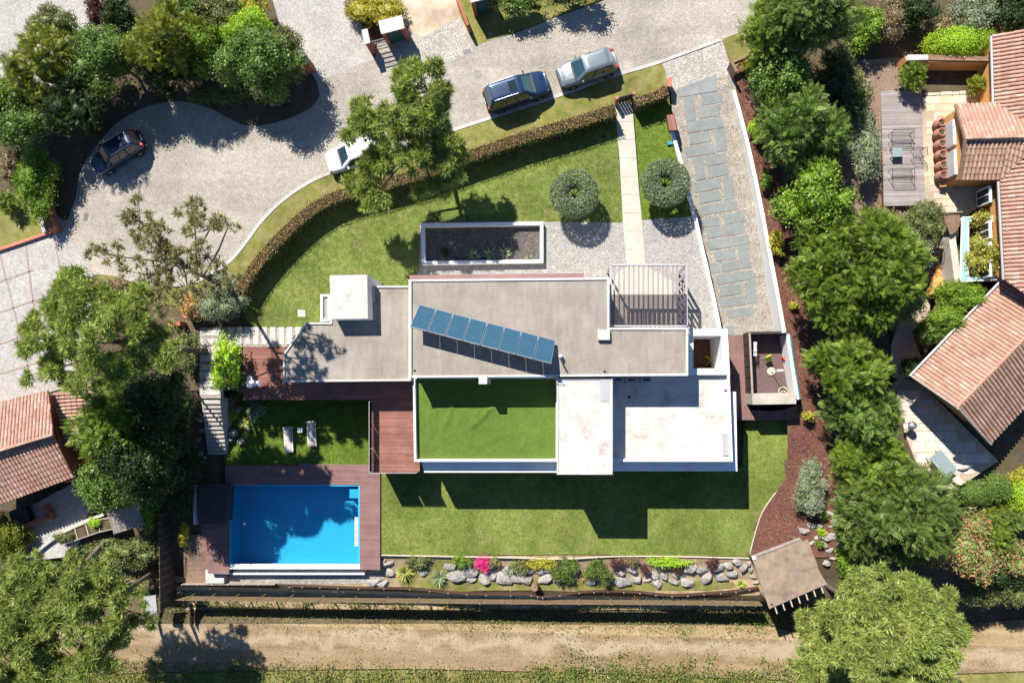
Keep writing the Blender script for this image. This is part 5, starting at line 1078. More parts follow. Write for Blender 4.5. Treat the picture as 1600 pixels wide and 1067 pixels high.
LEAF = {
 'laurel': [(0.036, 0.070, 0.010), (0.065, 0.11, 0.018), (0.10, 0.155, 0.03), (0.16, 0.21, 0.06)],
 'bright': [(0.055, 0.105, 0.008), (0.09, 0.15, 0.012), (0.135, 0.20, 0.02), (0.20, 0.26, 0.05)],
 'lime': [(0.14, 0.24, 0.012), (0.22, 0.33, 0.02), (0.32, 0.40, 0.05)],
 'gold': [(0.06, 0.085, 0.010), (0.115, 0.135, 0.014), (0.19, 0.195, 0.02)],
 'yellow': [(0.16, 0.17, 0.02), (0.28, 0.25, 0.03), (0.40, 0.32, 0.04)],
 'dark': [(0.012, 0.026, 0.006), (0.022, 0.040, 0.009), (0.035, 0.06, 0.015)],  # dark evergreen tones, also carrying painted shade for the shaded bushes
 'olive': [(0.06, 0.075, 0.02), (0.11, 0.125, 0.04), (0.17, 0.18, 0.075)],
 'grey': [(0.09, 0.115, 0.06), (0.15, 0.175, 0.10), (0.23, 0.245, 0.155)],
 'conifer': [(0.038, 0.064, 0.007), (0.07, 0.11, 0.011), (0.115, 0.162, 0.019), (0.165, 0.215, 0.035)],
 'cedar': [(0.042, 0.066, 0.013), (0.075, 0.108, 0.022), (0.12, 0.16, 0.04)],
 'pine': [(0.09, 0.13, 0.02), (0.15, 0.195, 0.034), (0.215, 0.255, 0.058), (0.29, 0.315, 0.095)],
 'pine_pale': [(0.08, 0.11, 0.02), (0.135, 0.175, 0.035), (0.20, 0.235, 0.058), (0.28, 0.30, 0.095)],
 'pine_dry': [(0.12, 0.125, 0.045), (0.18, 0.175, 0.07), (0.25, 0.225, 0.11)],
 'hedge': [(0.10, 0.10, 0.02), (0.19, 0.115, 0.045), (0.26, 0.155, 0.07), (0.33, 0.22, 0.12)],
 'brown': [(0.10, 0.08, 0.035), (0.16, 0.12, 0.06), (0.22, 0.17, 0.10)],
 'purple': [(0.05, 0.022, 0.02), (0.09, 0.035, 0.03)],
 'magenta': [(0.45, 0.012, 0.09), (0.62, 0.03, 0.16), (0.70, 0.08, 0.22)],
 'redtip': [(0.06, 0.10, 0.02), (0.12, 0.16, 0.045), (0.19, 0.20, 0.08), (0.30, 0.15, 0.07), (0.40, 0.09, 0.04)],
 'topiary': [(0.075, 0.105, 0.048), (0.115, 0.15, 0.075), (0.17, 0.205, 0.115)],
 'bamboo': [(0.12, 0.14, 0.02), (0.24, 0.22, 0.04), (0.34, 0.29, 0.07)],
 'agave': [(0.10, 0.14, 0.07), (0.17, 0.21, 0.11), (0.25, 0.28, 0.16)],
 'flax': [(0.16, 0.20, 0.03), (0.26, 0.28, 0.06), (0.34, 0.33, 0.10)],
 'orange': [(0.24, 0.15, 0.05), (0.36, 0.24, 0.09)],
 'weed': [(0.05, 0.075, 0.015), (0.10, 0.13, 0.03), (0.17, 0.17, 0.06)],
}
FM = {}
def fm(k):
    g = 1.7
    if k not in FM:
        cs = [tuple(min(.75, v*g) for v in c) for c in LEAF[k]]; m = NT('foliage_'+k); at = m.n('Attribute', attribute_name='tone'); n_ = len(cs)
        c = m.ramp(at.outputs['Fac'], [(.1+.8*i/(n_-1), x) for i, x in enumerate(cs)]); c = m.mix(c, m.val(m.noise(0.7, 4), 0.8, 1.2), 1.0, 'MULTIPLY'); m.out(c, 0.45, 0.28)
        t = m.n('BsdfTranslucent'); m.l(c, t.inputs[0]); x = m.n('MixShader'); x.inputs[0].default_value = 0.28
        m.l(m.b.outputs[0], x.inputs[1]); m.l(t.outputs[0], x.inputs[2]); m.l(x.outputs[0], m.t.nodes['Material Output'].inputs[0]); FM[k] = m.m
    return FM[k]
def stems(c, R, base, n, r0, parent, name='trunk'):
    mb = MB(); top = Vector((c[0], c[1], c[2]+R[2]*.1)); b = Vector(base); m = b.lerp(top, .5)
    mb.tube([b-Vector((0, 0, .15)), m, top], [r0, r0*.75, r0*.4], 7)
    for i in range(n):
        a = i*2.4; q = Vector((c[0]+R[0]*.7*math.cos(a), c[1]+R[1]*.7*math.sin(a), c[2]+R[2]*random.uniform(-.1, .6))); s = b.lerp(top, random.uniform(.3, .8)); mb.tube([s, s.lerp(q, .5)+Vector((0, 0, .1)), q], [r0*.45, r0*.3, r0*.12], 5)
    return mb.build(name, MT['bark'], parent)
def plant(name, cat, px, py, rx, ry, zc, hz, kind, mat, label, n=2500, L=0.16, W=0.09, lob=14, group=None, base=None, zmin=-.4, depth=.35, rr=(.32, .5), mat2=None, z0=None):
    """a bush or tree: crown centred where the photo shows it, at height zc above its ground"""
    g0 = U(*(base or (px, py)), Zg) if z0 is None else U(*(base or (px, py)), z0); gz = g0[2]; c = U(px, py, gz+zc); m = pxm(px, py, gz+zc); R = (rx*m, ry*m, hz)
    b = g0 if base else (c[0], c[1], Zg(c[0], c[1]) if z0 is None else z0)
    t = thing(name, label, cat, b, 0, group); bl = lobes(c, R, lob, rr)
    if kind != 'spray': n = int(min(15000, max(n*.4, 1.7*8.2*(R[0]*R[1]+R[0]*R[2]+R[1]*R[2])/3/(L*W*.5))))
    per = 7 if kind == 'leaf' else 3; P, N = clump(*shell(bl, n//per, zmin, depth), per, L*.75 if kind == 'leaf' else L*.28)
    if kind == 'leaf': me = leaf_mesh('crown', P, N, L, W, core=bl, per=per)
    elif kind == 'clip': P, N = shell([(np.array(c), np.array(R))], n, zmin, .08); P = P+rng.normal(0, .03, P.shape); me = leaf_mesh('crown', P, N, L, W, .8, core=[(np.array(c), np.array(R)*1.1)])
    elif kind == 'spray': me = spray_mesh('crown', P, N, L, core=[(a_, b_*.85) for a_, b_ in bl], per=per)
    elif kind == 'tuft': me = tuft_mesh('crown', P, N, L)
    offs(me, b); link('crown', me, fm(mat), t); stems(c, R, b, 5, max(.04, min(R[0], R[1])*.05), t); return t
# ---- clipped front hedge
def hedge(name, px_pts, h, wdt, mat, label, n_per_m=520, L=.10, W=.06, sidemat=None, z=0.0):
    pts = [np.array(U(a, b, h)) for a, b in smooth(px_pts, 4)]; t = thing(name, label, 'hedge', (pts[len(pts)//2][0], pts[len(pts)//2][1], z)); A = np.array(pts)[:, :2]; seg = np.linalg.norm(np.diff(A, axis=0), axis=1); cum = np.concatenate([[0], np.cumsum(seg)]); LT = cum[-1]
    n = int(LT*n_per_m); s = rng.uniform(0, LT, n); X = np.interp(s, cum, A[:, 0]); Y = np.interp(s, cum, A[:, 1]); k = np.clip(np.searchsorted(cum, s)-1, 0, len(seg)-1); d = np.diff(A, axis=0)[k]/seg[k][:, None]; nn = np.stack([-d[:, 1], d[:, 0]], 1)
    wob = .06*np.sin(s*2.1)+.05*np.sin(s*5.3+1); f = rng.uniform(0, 1, n); P = np.zeros((n, 3)); N = np.zeros((n, 3)); top = f < .5; u = rng.uniform(-1, 1, n)
    P[:, 0] = X+nn[:, 0]*np.where(top, u*wdt/2, np.sign(u)*(wdt/2+wob*.5)); P[:, 1] = Y+nn[:, 1]*np.where(top, u*wdt/2, np.sign(u)*(wdt/2+wob*.5)); P[:, 2] = z+np.where(top, h+wob*.6-.10*np.abs(u)**4, h*np.abs(rng.uniform(0.02, 1, n)))
    N[:, 2] = np.where(top, 1, .25); N[:, :2] = nn*np.where(top, u*.3, np.sign(u))[:, None]; P += rng.normal(0, .035, P.shape); o = wloc(t)
    sel = top; link('crown', offs(leaf_mesh('crown', P[sel], nrm(N[sel]), L, W, .7), o), fm(mat), t); link('crown', offs(leaf_mesh('crown', P[~sel], nrm(N[~sel]), L, W, .7), o), fm(sidemat or mat), t)
    mb = MB(); wallpath(mb, [(p[0], p[1], z-.05) for p in pts], wdt*.82, None, h*.9); mb.build('stem_mass', MT['twig'], t); return t
MT['twig'] = plain('twiggy_core', (0.035, 0.035, 0.015), .9, .1)
hedge('clipped_hedge', hedge_line, 1.55, .95, 'hedge', 'long curving clipped hedge with bronze top along the front lawn', sidemat='weed'); hedge('clipped_hedge', [(992,159),(1018,150),(1043,140)], 1.45, .8, 'hedge', 'short clipped bronze hedge between path gate and driveway', sidemat='weed')
# ---- pines
def pine(label, base_px, lobes_px, mat, clumps=60, tuft_n=2000, cr=(.3, .6), L=.42, trunk=.2, k=18, sparse=False, flat=.6):
    """lobes_px: crown masses as (px, py, rx, ry, height above ground, half depth in m)"""
    b = U(*base_px, Zg); t = thing('pine_tree', label, 'tree', b); bl = []; mb = MB(); LB = []
    for px, py, rx, ry, zc, hz in lobes_px: m = pxm(px, py, b[2]+zc); LB.append((np.array(U(px, py, b[2]+zc)), np.array([rx*m, ry*m, hz])))
    w = np.array([r[0]*r[1] for _, r in LB]); w /= w.sum(); cm = sum(c*q for (c, r), q in zip(LB, w)); B = Vector(b); top_ = Vector((cm[0]*.85+b[0]*.15, cm[1]*.85+b[1]*.15, cm[2]+.3))
    tr = [B-Vector((0, 0, .2)), B.lerp(top_, .35)+Vector((.12, -.1, 0)), B.lerp(top_, .7), top_]; mb.tube(tr, [trunk, trunk*.8, trunk*.6, trunk*.3], 8)
    for (c, R), q in zip(LB, w):
        hub = Vector(c)-Vector((0, 0, R[2]*.3)); st = tr[1].lerp(top_, random.uniform(.35, .95)); mb.tube([st, st.lerp(hub, .5)+Vector((random.uniform(-.25, .25), random.uniform(-.25, .25), -.1)), hub], [trunk*.45, trunk*.34, trunk*.22], 6)
        nc = max(3, int(clumps*q)); D = rdirs(nc, -.25)
        for i in range(nc):
            s = random.uniform(*cr); f = random.random()**(.45 if sparse else .33); p = c+D[i]*R*f; bl.append((p, np.array([s*random.uniform(.75, 1.3), s*random.uniform(.75, 1.3), s*flat]))); e = Vector(p)-Vector((0, 0, s*.3))
            mb.tube([hub, hub.lerp(e, .55)+Vector((random.uniform(-.15, .15), random.uniform(-.15, .15), -.08)), e], [trunk*.2, trunk*.13, trunk*.06], 5)
    mb.build('trunk', MT['bark'], t); P, N = shell(bl, tuft_n, -.1, .3, .5); link('crown', offs(tuft_mesh('crown', P, N, L, k), b), fm(mat), t); return t
pine('tall pine with dense green crown overhanging the street and front hedge', (698,258), [(668,140,42,44,7.6,1.3),(700,190,26,52,6.6,1.4),(648,185,40,36,7.4,1.2),(598,195,42,34,7.0,1.2),(570,200,34,26,6.8,1.0),(565,165,14,20,7.0,.6),(640,235,62,36,6.0,1.3),(592,258,30,24,5.6,1.0),(583,305,24,30,4.8,.9),(700,255,30,40,5.2,1.1),(680,300,34,16,4.2,.7),(630,120,16,12,7.5,.5),(572,288,24,24,4.4,.8)], 'pine', 145, 2700, (.26, .5), .44)
pine('sparse leaning pine with thin branches over the cobbled turning circle', (376,462), [(215,345,28,34,10,.8),(245,370,40,30,10,.9),(180,400,38,22,9.5,.8),(300,330,20,32,10.4,.7),(325,355,34,30,10.6,.9),(355,350,26,18,10.4,.7),(265,405,55,24,9.8,.9),(320,400,42,28,10,.9),(230,430,40,22,9,.8),(290,450,42,26,9,.8),(345,440,30,30,9.2,.8),(240,470,40,28,8,.8)], 'pine_dry', 175, 1050, (.14, .3), .34, .16, 12, True)
pine('dense round pine between the left driveway and the steps', (322,548), [(120,480,55,38,10.4,1.3),(75,535,44,36,10,1.2),(165,525,60,42,10.8,1.4),(215,490,50,36,10.2,1.2),(245,545,45,36,9.6,1.2),(130,580,60,28,9.4,1.1),(200,580,50,28,9,1.1),(110,445,26,18,10,.7),(60,580,24,16,9,.7)], 'pine', 115, 2300, (.28, .52), .42)
pine('broad pine in the bottom left corner with a trunk by the fence', (246,889), [(150,890,50,32,8.2,1.2),(90,915,60,40,8.8,1.3),(190,925,44,34,8,1.2),(130,965,62,40,8.6,1.4),(60,980,50,40,8.6,1.2),(110,1030,60,36,8.2,1.2),(175,1010,38,34,7.4,1.1),(215,960,24,22,7,.8)], 'pine_pale', 130, 2600, (.3, .56), .42, .2)
pine('pine at the bottom left edge rooted beside the raised beds', (176,832), [(20,920,40,34,8.5,1.2),(40,990,50,40,8.8,1.3),(10,1040,50,36,8.5,1.2),(70,1055,44,26,8,1.0),(55,880,30,18,8,.8)], 'pine_pale', 75, 1500, (.3, .56), .42, .2)
pine('wide dense pine in the bottom right beside the timber shelter', (1290,913), [(1375,920,62,38,7.4,1.2),(1440,950,52,40,7.4,1.2),(1330,950,50,36,7.2,1.2),(1395,990,70,46,8.2,1.5),(1470,1000,36,44,7,1.1),(1340,1010,52,42,7.6,1.3),(1420,1050,66,34,7.6,1.2),(1500,975,16,24,6.5,.7)], 'pine_pale', 185, 4200, (.3, .54), .40, .17)
pine('lower pine behind the timber shelter reaching the bottom edge', (1229,950), [(1282,985,36,26,6,1.0),(1300,1030,46,34,6.4,1.1),(1262,1040,24,28,5.6,.9),(1340,1060,40,22,6,.9)], 'pine_pale', 62, 1300, (.3, .54), .40, .15)
# ---- the tall screen of conifers and laurels right of the driveway
LEAF['conifer_b'] = [(0.034, 0.062, 0.012), (0.06, 0.10, 0.018), (0.10, 0.145, 0.028), (0.15, 0.20, 0.045)]
SG = 'screen of trees right of the driveway'
for a in [
 (1262,30,62,62,4.6,3.6,'spray','cedar','tall dark conifer at the top right casting a long shadow',4000,.55),
 (1205,60,42,50,3.2,2.6,'spray','conifer','bright conifer at the street end of the tree screen',2600,.5),
 (1218,135,42,42,2.8,2.3,'leaf','laurel','glossy laurel tree second from the street in the screen',4200,.2),
 (1252,205,60,60,3.2,2.6,'spray','conifer_b','broad feathery conifer level with the grey terrace bench',3600,.5),
 (1272,312,58,58,3.2,2.5,'leaf','bright','rounded glossy green tree north of the largest screen tree',6500,.2),
 (1335,425,92,88,3.6,3.0,'spray','conifer','largest spreading green tree in the screen right of the driveway',7500,.5),
 (1322,578,52,50,3.0,2.4,'spray','conifer','feathery light green conifer level with the walled court',3000,.5),
 (1345,655,50,50,2.8,2.2,'spray','conifer_b','feathery conifer beside the kettle grill patio',2600,.5),
 (1352,722,48,45,2.8,2.2,'spray','conifer','feathery conifer left of the lower patio corner',2600,.5),
 (1396,798,80,78,3.2,2.6,'spray','cedar','broad drooping dark green cedar south of the lower patio',6000,.6)]:
    plant('conifer_tree' if a[6] == 'spray' else 'laurel_tree', 'tree', a[0], a[1], a[2]*.98, a[3]*.98, a[4], a[5], a[6], a[7], a[8], a[9], a[10], .12, 18, SG)
SB = 'garden shrubs'
TL_ = 'shrubs around the upper left planting bed'
def shrub(px, py, rx, ry, zc, hz, kind, mat, label, n=1800, L=.16, group=None, name='shrub', lob=10, **kw): return plant(name, 'shrub', px, py, rx, ry, zc, hz, kind, mat, label, n, L, L*.55, lob, group, **kw)
for a in [
 (83,42,33,27,1.1,1.0,'leaf','olive','round dusty green shrub jutting into the upper left forecourt',1900,.13),
 (78,108,52,52,2.2,2.0,'spray','gold','golden tipped conifer left of the dark navy car',2600,.40),
 (122,165,48,46,1.8,1.6,'spray','dark','shade-dark side of the golden tipped conifer above the dark navy car',1800,.42),  # golden conifer's shaded lower side, its shade put into the leaf colour
 (40,190,50,45,1.8,1.5,'leaf','laurel','leafy laurel below the golden conifer at the left edge',3400,.18),
 (5,160,40,42,1.8,1.5,'leaf','bright','bright leafy bush cut by the left edge of the photo',2600,.16),
 (62,285,26,52,1.4,1.3,'leaf','bright','tall leafy bush above the red street wall',2600,.15),
 (178,95,58,52,2.0,1.7,'leaf','laurel','broad speckled laurel in the middle of the planting bed',4200,.18),
 (262,62,56,52,2.3,2.0,'spray','gold','large golden conifer at the top of the planting bed',2800,.40),
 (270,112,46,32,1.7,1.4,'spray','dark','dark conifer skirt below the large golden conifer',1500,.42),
 (160,20,20,24,.9,.9,'leaf','purple','bare purplish shrub at the top left forecourt edge',700,.12),
 (195,28,26,24,1.2,1.0,'leaf','dark','dark green bush beside the bare purplish shrub',1300,.15),
 (325,78,26,38,1.6,1.5,'leaf','bright','upright bright green bush right of the golden conifers',2100,.16),
 (300,112,22,18,.9,.8,'leaf','olive','small pale leaved bush with rusty shoots by the street bed',800,.14),
 (410,98,62,50,2.0,1.7,'leaf','laurel','big glossy laurel shading the street at the gate pier',4600,.19),
 (384,48,36,32,1.5,1.2,'leaf','lime','fresh lime green rounded bush above the big laurel',2200,.13),
 (452,88,30,34,1.4,1.2,'leaf','olive','olive bush spilling over the terracotta gate pier',1600,.14),
 (398,12,24,20,1.0,.8,'leaf','yellow','yellow flowering shrub at the top edge of the bed',1100,.13),
 (345,18,34,24,1.1,.9,'leaf','olive','mixed olive shrub at the top edge between forecourts',1400,.15),
 (300,12,26,22,1.1,.9,'leaf','laurel','dark laurel at the top edge of the planting bed',1300,.16),
 (14,318,17,18,.7,.7,'spray','conifer','small round dwarf conifer on the left lawn',700,.22),
 (22,262,18,26,.8,.8,'leaf','brown','brown leaved shrub in the left edge bed',800,.13),
 (342,150,44,12,.35,.3,'leaf','weed','low dark ground cover under the street side shrubs',900,.13),
 (588,18,42,30,.9,.8,'leaf','yellow','yellow green wild shrub left of the bare sandy lot',2200,.13),
 (565,12,24,24,.6,.5,'leaf','brown','dry brown shrub beside the yellow green wild shrub',900,.13),
 (808,6,40,16,1.2,1.0,'leaf','laurel','dark shrub at the top edge right of the gatehouse',1700,.16),
 (905,-8,42,18,1.4,1.1,'leaf','dark','dark shrub overhanging the top street verge',1700,.16)]:
    shrub(*a[:4], *((a[4]*1.5, a[5]*1.35) if a[0] < 480 and a[1] < 240 else a[4:6]), *a[6:8], a[8], a[9], a[10], TL_ if a[0] < 480 else None)
RG = 'shrubs in the right hand garden'
for a in [
 (1345,228,26,62,1.1,1.0,'leaf','grey','long grey green shrub between the screen trees and bark bed',3000,.13),
 (1340,150,22,44,1.0,.9,'leaf','olive','narrow olive shrub north of the long grey green shrub',1600,.13),
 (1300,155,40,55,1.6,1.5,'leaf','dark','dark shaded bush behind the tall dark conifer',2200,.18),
 (1495,68,48,23,1.0,.95,'clip','lime','large clipped bright green oval bush beside the orange garden wall',4200,.10),
 (1538,62,14,15,.8,.7,'clip','bright','small clipped bush touching the bright green oval bush',900,.10),
 (1424,122,20,22,.8,.7,'spray','conifer','low spreading conifer at the end of the orange garden wall',1000,.26),
 (1524,134,14,12,.6,.5,'spray','gold','small golden bush by the ochre house corner window',600,.22),
 (1345,45,34,34,1.3,1.1,'leaf','bright','bright leafy bush right of the tall dark conifer',2400,.16),
 (1385,30,34,34,1.1,1.0,'leaf','brown','brownish wild bush at the top of the right garden',1900,.14),
 (1432,22,32,26,1.1,1.0,'leaf','dark','dark evergreen bush at the top of the right garden',1700,.15),
 (1520,22,34,28,1.2,1.0,'leaf','grey','pale variegated bush at the top right',2000,.14),
 (1578,20,34,34,1.2,1.0,'leaf','dark','dark bush above the ochre house roof',1900,.15),
 (1468,42,30,18,.7,.6,'leaf','brown','dry brown bush left of the bright green oval bush top',1000,.14),
 (1560,52,20,14,.6,.5,'leaf','brown','dry brown bush at the corner of the ochre house roof',600,.14),
 (1310,88,26,22,.9,.8,'leaf','olive','olive bush at the foot of the tall dark conifer',1000,.14),
 (1445,352,34,36,1.1,1.0,'leaf','olive','large olive bush south of the grey timber terrace',2600,.13),
 (1415,388,40,36,1.1,1.0,'leaf','grey','arching grey green bush above the sleeper steps',2400,.14),
 (1384,345,20,20,.6,.5,'leaf','brown','spiky brown grass clump at the south end of the bark bed',800,.2),
 (1419,344,10,11,.5,.4,'leaf','yellow','small yellow bush among the olive bushes',400,.12),
 (1405,458,32,58,1.8,1.5,'leaf','olive','yellowish olive bush on the right flank of the largest screen tree',3200,.14),
 (1495,466,42,26,1.1,1.0,'leaf','bright','upper lobe of the bright clipped hedge below the light well',2900,.12),
 (1468,500,34,24,1.1,1.0,'leaf','bright','middle bright clipped bush along the ochre house wall',2400,.12),
 (1452,522,24,14,1.0,.8,'leaf','laurel','lowest clipped bush next to the stone path',1300,.12),
 (1430,575,22,16,1.0,.9,'leaf','dark','dark shaded bush where the stone path meets the lower patio',1000,.15),
 (1528,345,13,13,1.0,.8,'leaf','bamboo','small bamboo clump at the north end of the light well',600,.16),
 (1529,402,24,34,1.3,1.2,'leaf','bamboo','golden bamboo clump filling the glass light well',2200,.16),
 (1498,852,50,62,2.4,1.9,'leaf','redtip','large bush with red tipped leaves in the lower right',4200,.18),
 (1545,838,28,34,1.5,1.3,'spray','conifer','green conifer right of the red tipped bush',1500,.3),
 (1572,815,52,13,1.6,.7,'spray','cedar','long leaning dark cypress at the right edge',1600,.3),
 (1520,770,30,18,.9,.8,'clip','laurel','left half of the dark clipped bush south of the tiled house',1700,.11),
 (1556,762,20,20,.9,.8,'clip','laurel','right half of the dark clipped bush south of the tiled house',1300,.11),
 (1562,800,30,16,.7,.6,'spray','gold','low golden conifer beside the pale boulder at the right edge',900,.24),
 (1596,775,18,26,1.0,.9,'clip','lime','vivid lime clipped bush cut by the right edge',1300,.11),
 (1580,870,28,30,1.4,1.2,'leaf','redtip','smaller red tipped bush at the right edge',1700,.16),
 (1590,745,16,14,.6,.5,'leaf','yellow','yellow bush at the right edge above the lime one',600,.14),
 (1532,925,34,20,1.0,.9,'leaf','olive','olive hedge bush above the dirt track on the right',1900,.14),
 (1585,918,30,28,1.1,1.0,'leaf','olive','olive hedge bush at the right edge above the dirt track',1900,.14),
 (1560,895,34,20,1.3,1.0,'leaf','dark','dark shaded bush behind the olive hedge on the right',1500,.16),
 (1318,872,16,28,.8,.8,'leaf','bright','leafy sapling bush between the shelter and the cedar',1100,.15),
 (1183,205,14,17,.6,.6,'leaf','lime','lime green bush in the mulch near the garden lamp',800,.13),
 (1213,382,13,20,.6,.6,'leaf','yellow','yellow green bush in the mulch halfway down the driveway',900,.12),
 (1241,478,6,6,.35,.3,'leaf','yellow','tiny yellow plant in the mulch near the driveway end',160,.12),
 (1262,650,8,7,.5,.4,'leaf','yellow','small yellow plant in the mulch south of the walled court',260,.13),
 (1196,283,9,13,.5,.4,'leaf','bright','small green bush in the mulch beside the driveway wall',380,.12),
 (1265,760,26,42,.9,.8,'leaf','grey','grey blue shrub standing alone in the mulch bed',2400,.12),
 (1180,100,20,14,.8,.6,'leaf','yellow','yellow green bush behind the street fence',900,.13)]:
    shrub(*a[:8], a[8], a[9], a[10], RG if a[0] > 1290 else None)
for a in [
 (345,465,36,32,1.2,1.1,'leaf','grey','grey green bush at the foot of the sparse leaning pine',2600,.13),
 (305,478,20,20,.9,.8,'leaf','orange','orange brown bush beside the terracotta wall stub',900,.12),
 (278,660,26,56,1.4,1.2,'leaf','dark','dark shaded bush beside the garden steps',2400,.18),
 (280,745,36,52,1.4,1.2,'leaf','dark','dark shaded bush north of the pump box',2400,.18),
 (292,548,17,30,1.0,.8,'leaf','olive','olive bush at the trunk foot of the dense round pine',1500,.14),
 (112,432,20,16,.8,.7,'leaf','bright','small bright bush north of the dense round pine',800,.14),
 (175,445,26,14,.4,.3,'leaf','brown','low dry plants on the verge under the sparse pine',700,.12),
 (190,650,50,62,4.6,3.4,'spray','conifer','tall conifer with sunlit left side by the cottage roof',3000,.45),
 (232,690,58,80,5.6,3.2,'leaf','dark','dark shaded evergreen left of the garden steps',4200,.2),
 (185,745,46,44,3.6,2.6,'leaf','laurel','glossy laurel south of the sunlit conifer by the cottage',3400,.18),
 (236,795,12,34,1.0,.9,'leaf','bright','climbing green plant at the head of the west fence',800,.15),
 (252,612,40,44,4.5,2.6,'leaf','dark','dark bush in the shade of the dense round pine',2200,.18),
 (357,570,21,42,1.1,.9,'leaf','lime','fresh green bush overhanging the stripe path by the west deck',2000,.2),
 (18,838,28,34,1.6,1.3,'leaf','gold','yellow green bush at the left edge below the cottage',1700,.14),
 (190,862,52,22,1.2,1.0,'leaf','olive','olive bush between the raised beds and the pines',2200,.14),
 (70,880,40,18,1.0,.8,'leaf','weed','low weedy bush under the bottom left pines',1200,.14),
 (225,905,22,14,.7,.6,'leaf','brown','dry bush beside the west fence',800,.13),
 (288,835,7,14,.5,.5,'leaf','yellow','small yellow green plant in the bare earth by the pool',260,.12)]:
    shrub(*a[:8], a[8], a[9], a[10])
# ---- topiary rings
for px, py, lb in ((897,303,'round clipped topiary tree left of the garden path'), (1040,286,'round clipped topiary tree between the path and driveway')):
    c = U(px, py, 1.9); R = 37*pxm(px, py, 1.9); b = (c[0], c[1], 0.0); t = thing('topiary_tree', lb, 'tree', b, 0, 'clipped topiary trees'); n = 15000
    th = rng.uniform(0, 2*np.pi, n); ph_ = rng.uniform(0, 2*np.pi, n); r0 = .65*R; r1 = .36*R; rr_ = r0+r1*np.cos(ph_); P = np.stack([c[0]+rr_*np.cos(th), c[1]+rr_*np.sin(th), c[2]+.55*r1*1.5*np.sin(ph_)], 1)
    N = np.stack([np.cos(th)*np.cos(ph_), np.sin(th)*np.cos(ph_), np.sin(ph_)], 1); P += N*rng.normal(0, .06, (n, 1)); P[:, :2] += np.random.default_rng(3).normal(0, .02, (n, 2))
    ok = (rng.uniform(0, 1, n) > .05) & (np.hypot(P[:, 0]-c[0], P[:, 1]-c[1]) > .24*R); link('crown', offs(leaf_mesh('crown', P[ok], N[ok], .13, .065, .75), b), fm('topiary'), t); mb = MB(); mb.tube([(b[0], b[1], -.1), (b[0]+.05, b[1], 1.0), (b[0], b[1], 1.7)], [.09, .07, .06], 8)
    for k in range(8): a = k*.785; mb.tube([(b[0], b[1], 1.3+.05*(k % 3)), (b[0]+r0*.6*math.cos(a), b[1]+r0*.6*math.sin(a), 1.75), (b[0]+r0*1.2*math.cos(a), b[1]+r0*1.2*math.sin(a), 1.9)], [.045, .03, .015], 5)
    mb.build('trunk', MT['bark'], t); tag(MB().lathe((b[0]+.05, b[1]-.05, 0.03), [(.34, 0), (.32, .05), (.28, .08)], 9).build('stepping_stone', MT['pale_stone']), 'pale round base stone under the '+lb[14:] , 'stone')
# ---- rosette plants
def rosette(px, py, z, n, L, W, mat, label, lift=(.2, 1.2), name='agave_plant', group=None):
    p = U(px, py, z if z is not None else Zg); b = p; t = thing(name, label, 'plant', b, 0, group); link('leaves', offs(strap_mesh('leaves', p, n, L, W, lift), b), fm(mat), t); MB().lathe(p, [(.07, -.05), (.09, .12), (.04, .22)], 8).build('stem', MT['bark'], t, smooth_=True)
for a in [
 (695,393,.05,46,.55,.07,'dark','round dark spiky plant at the west end of the planter'), (742,400,.05,26,.8,.12,'agave','pale agave left of centre in the planter'), (765,398,.05,24,.85,.12,'agave','pale agave in the centre of the planter'), (790,396,.05,24,.8,.12,'agave','pale agave right of centre in the planter'), (826,402,.05,18,.4,.07,'agave','small agave at the east end of the planter'),
 (687,901,None,60,1.05,.09,'agave','large spiky agave on the rock bank east of the yellow plant'), (633,893,None,80,.95,.10,'flax','big yellow green strap leaved plant at the pool end of the rock bank'), (797,888,None,46,.75,.07,'grey','grey spiky plant right of the magenta flowers'), (912,899,None,50,.75,.07,'orange','orange tinted yucca in front of the dark green mound'), (1157,911,None,34,.5,.08,'lime','lime yucca at the east end of the rock bank'), (382,662,-2.2,60,.75,.07,'flax','strappy yellow green plant on the steps rockery'), (395,655,-2.2,30,.5,.05,'grey','silvery spiky plant on the steps rockery'), (1112,562,-1.6,16,.7,.12,'lime','tall bright green plant in the sunken patio')]:
    rosette(*a)
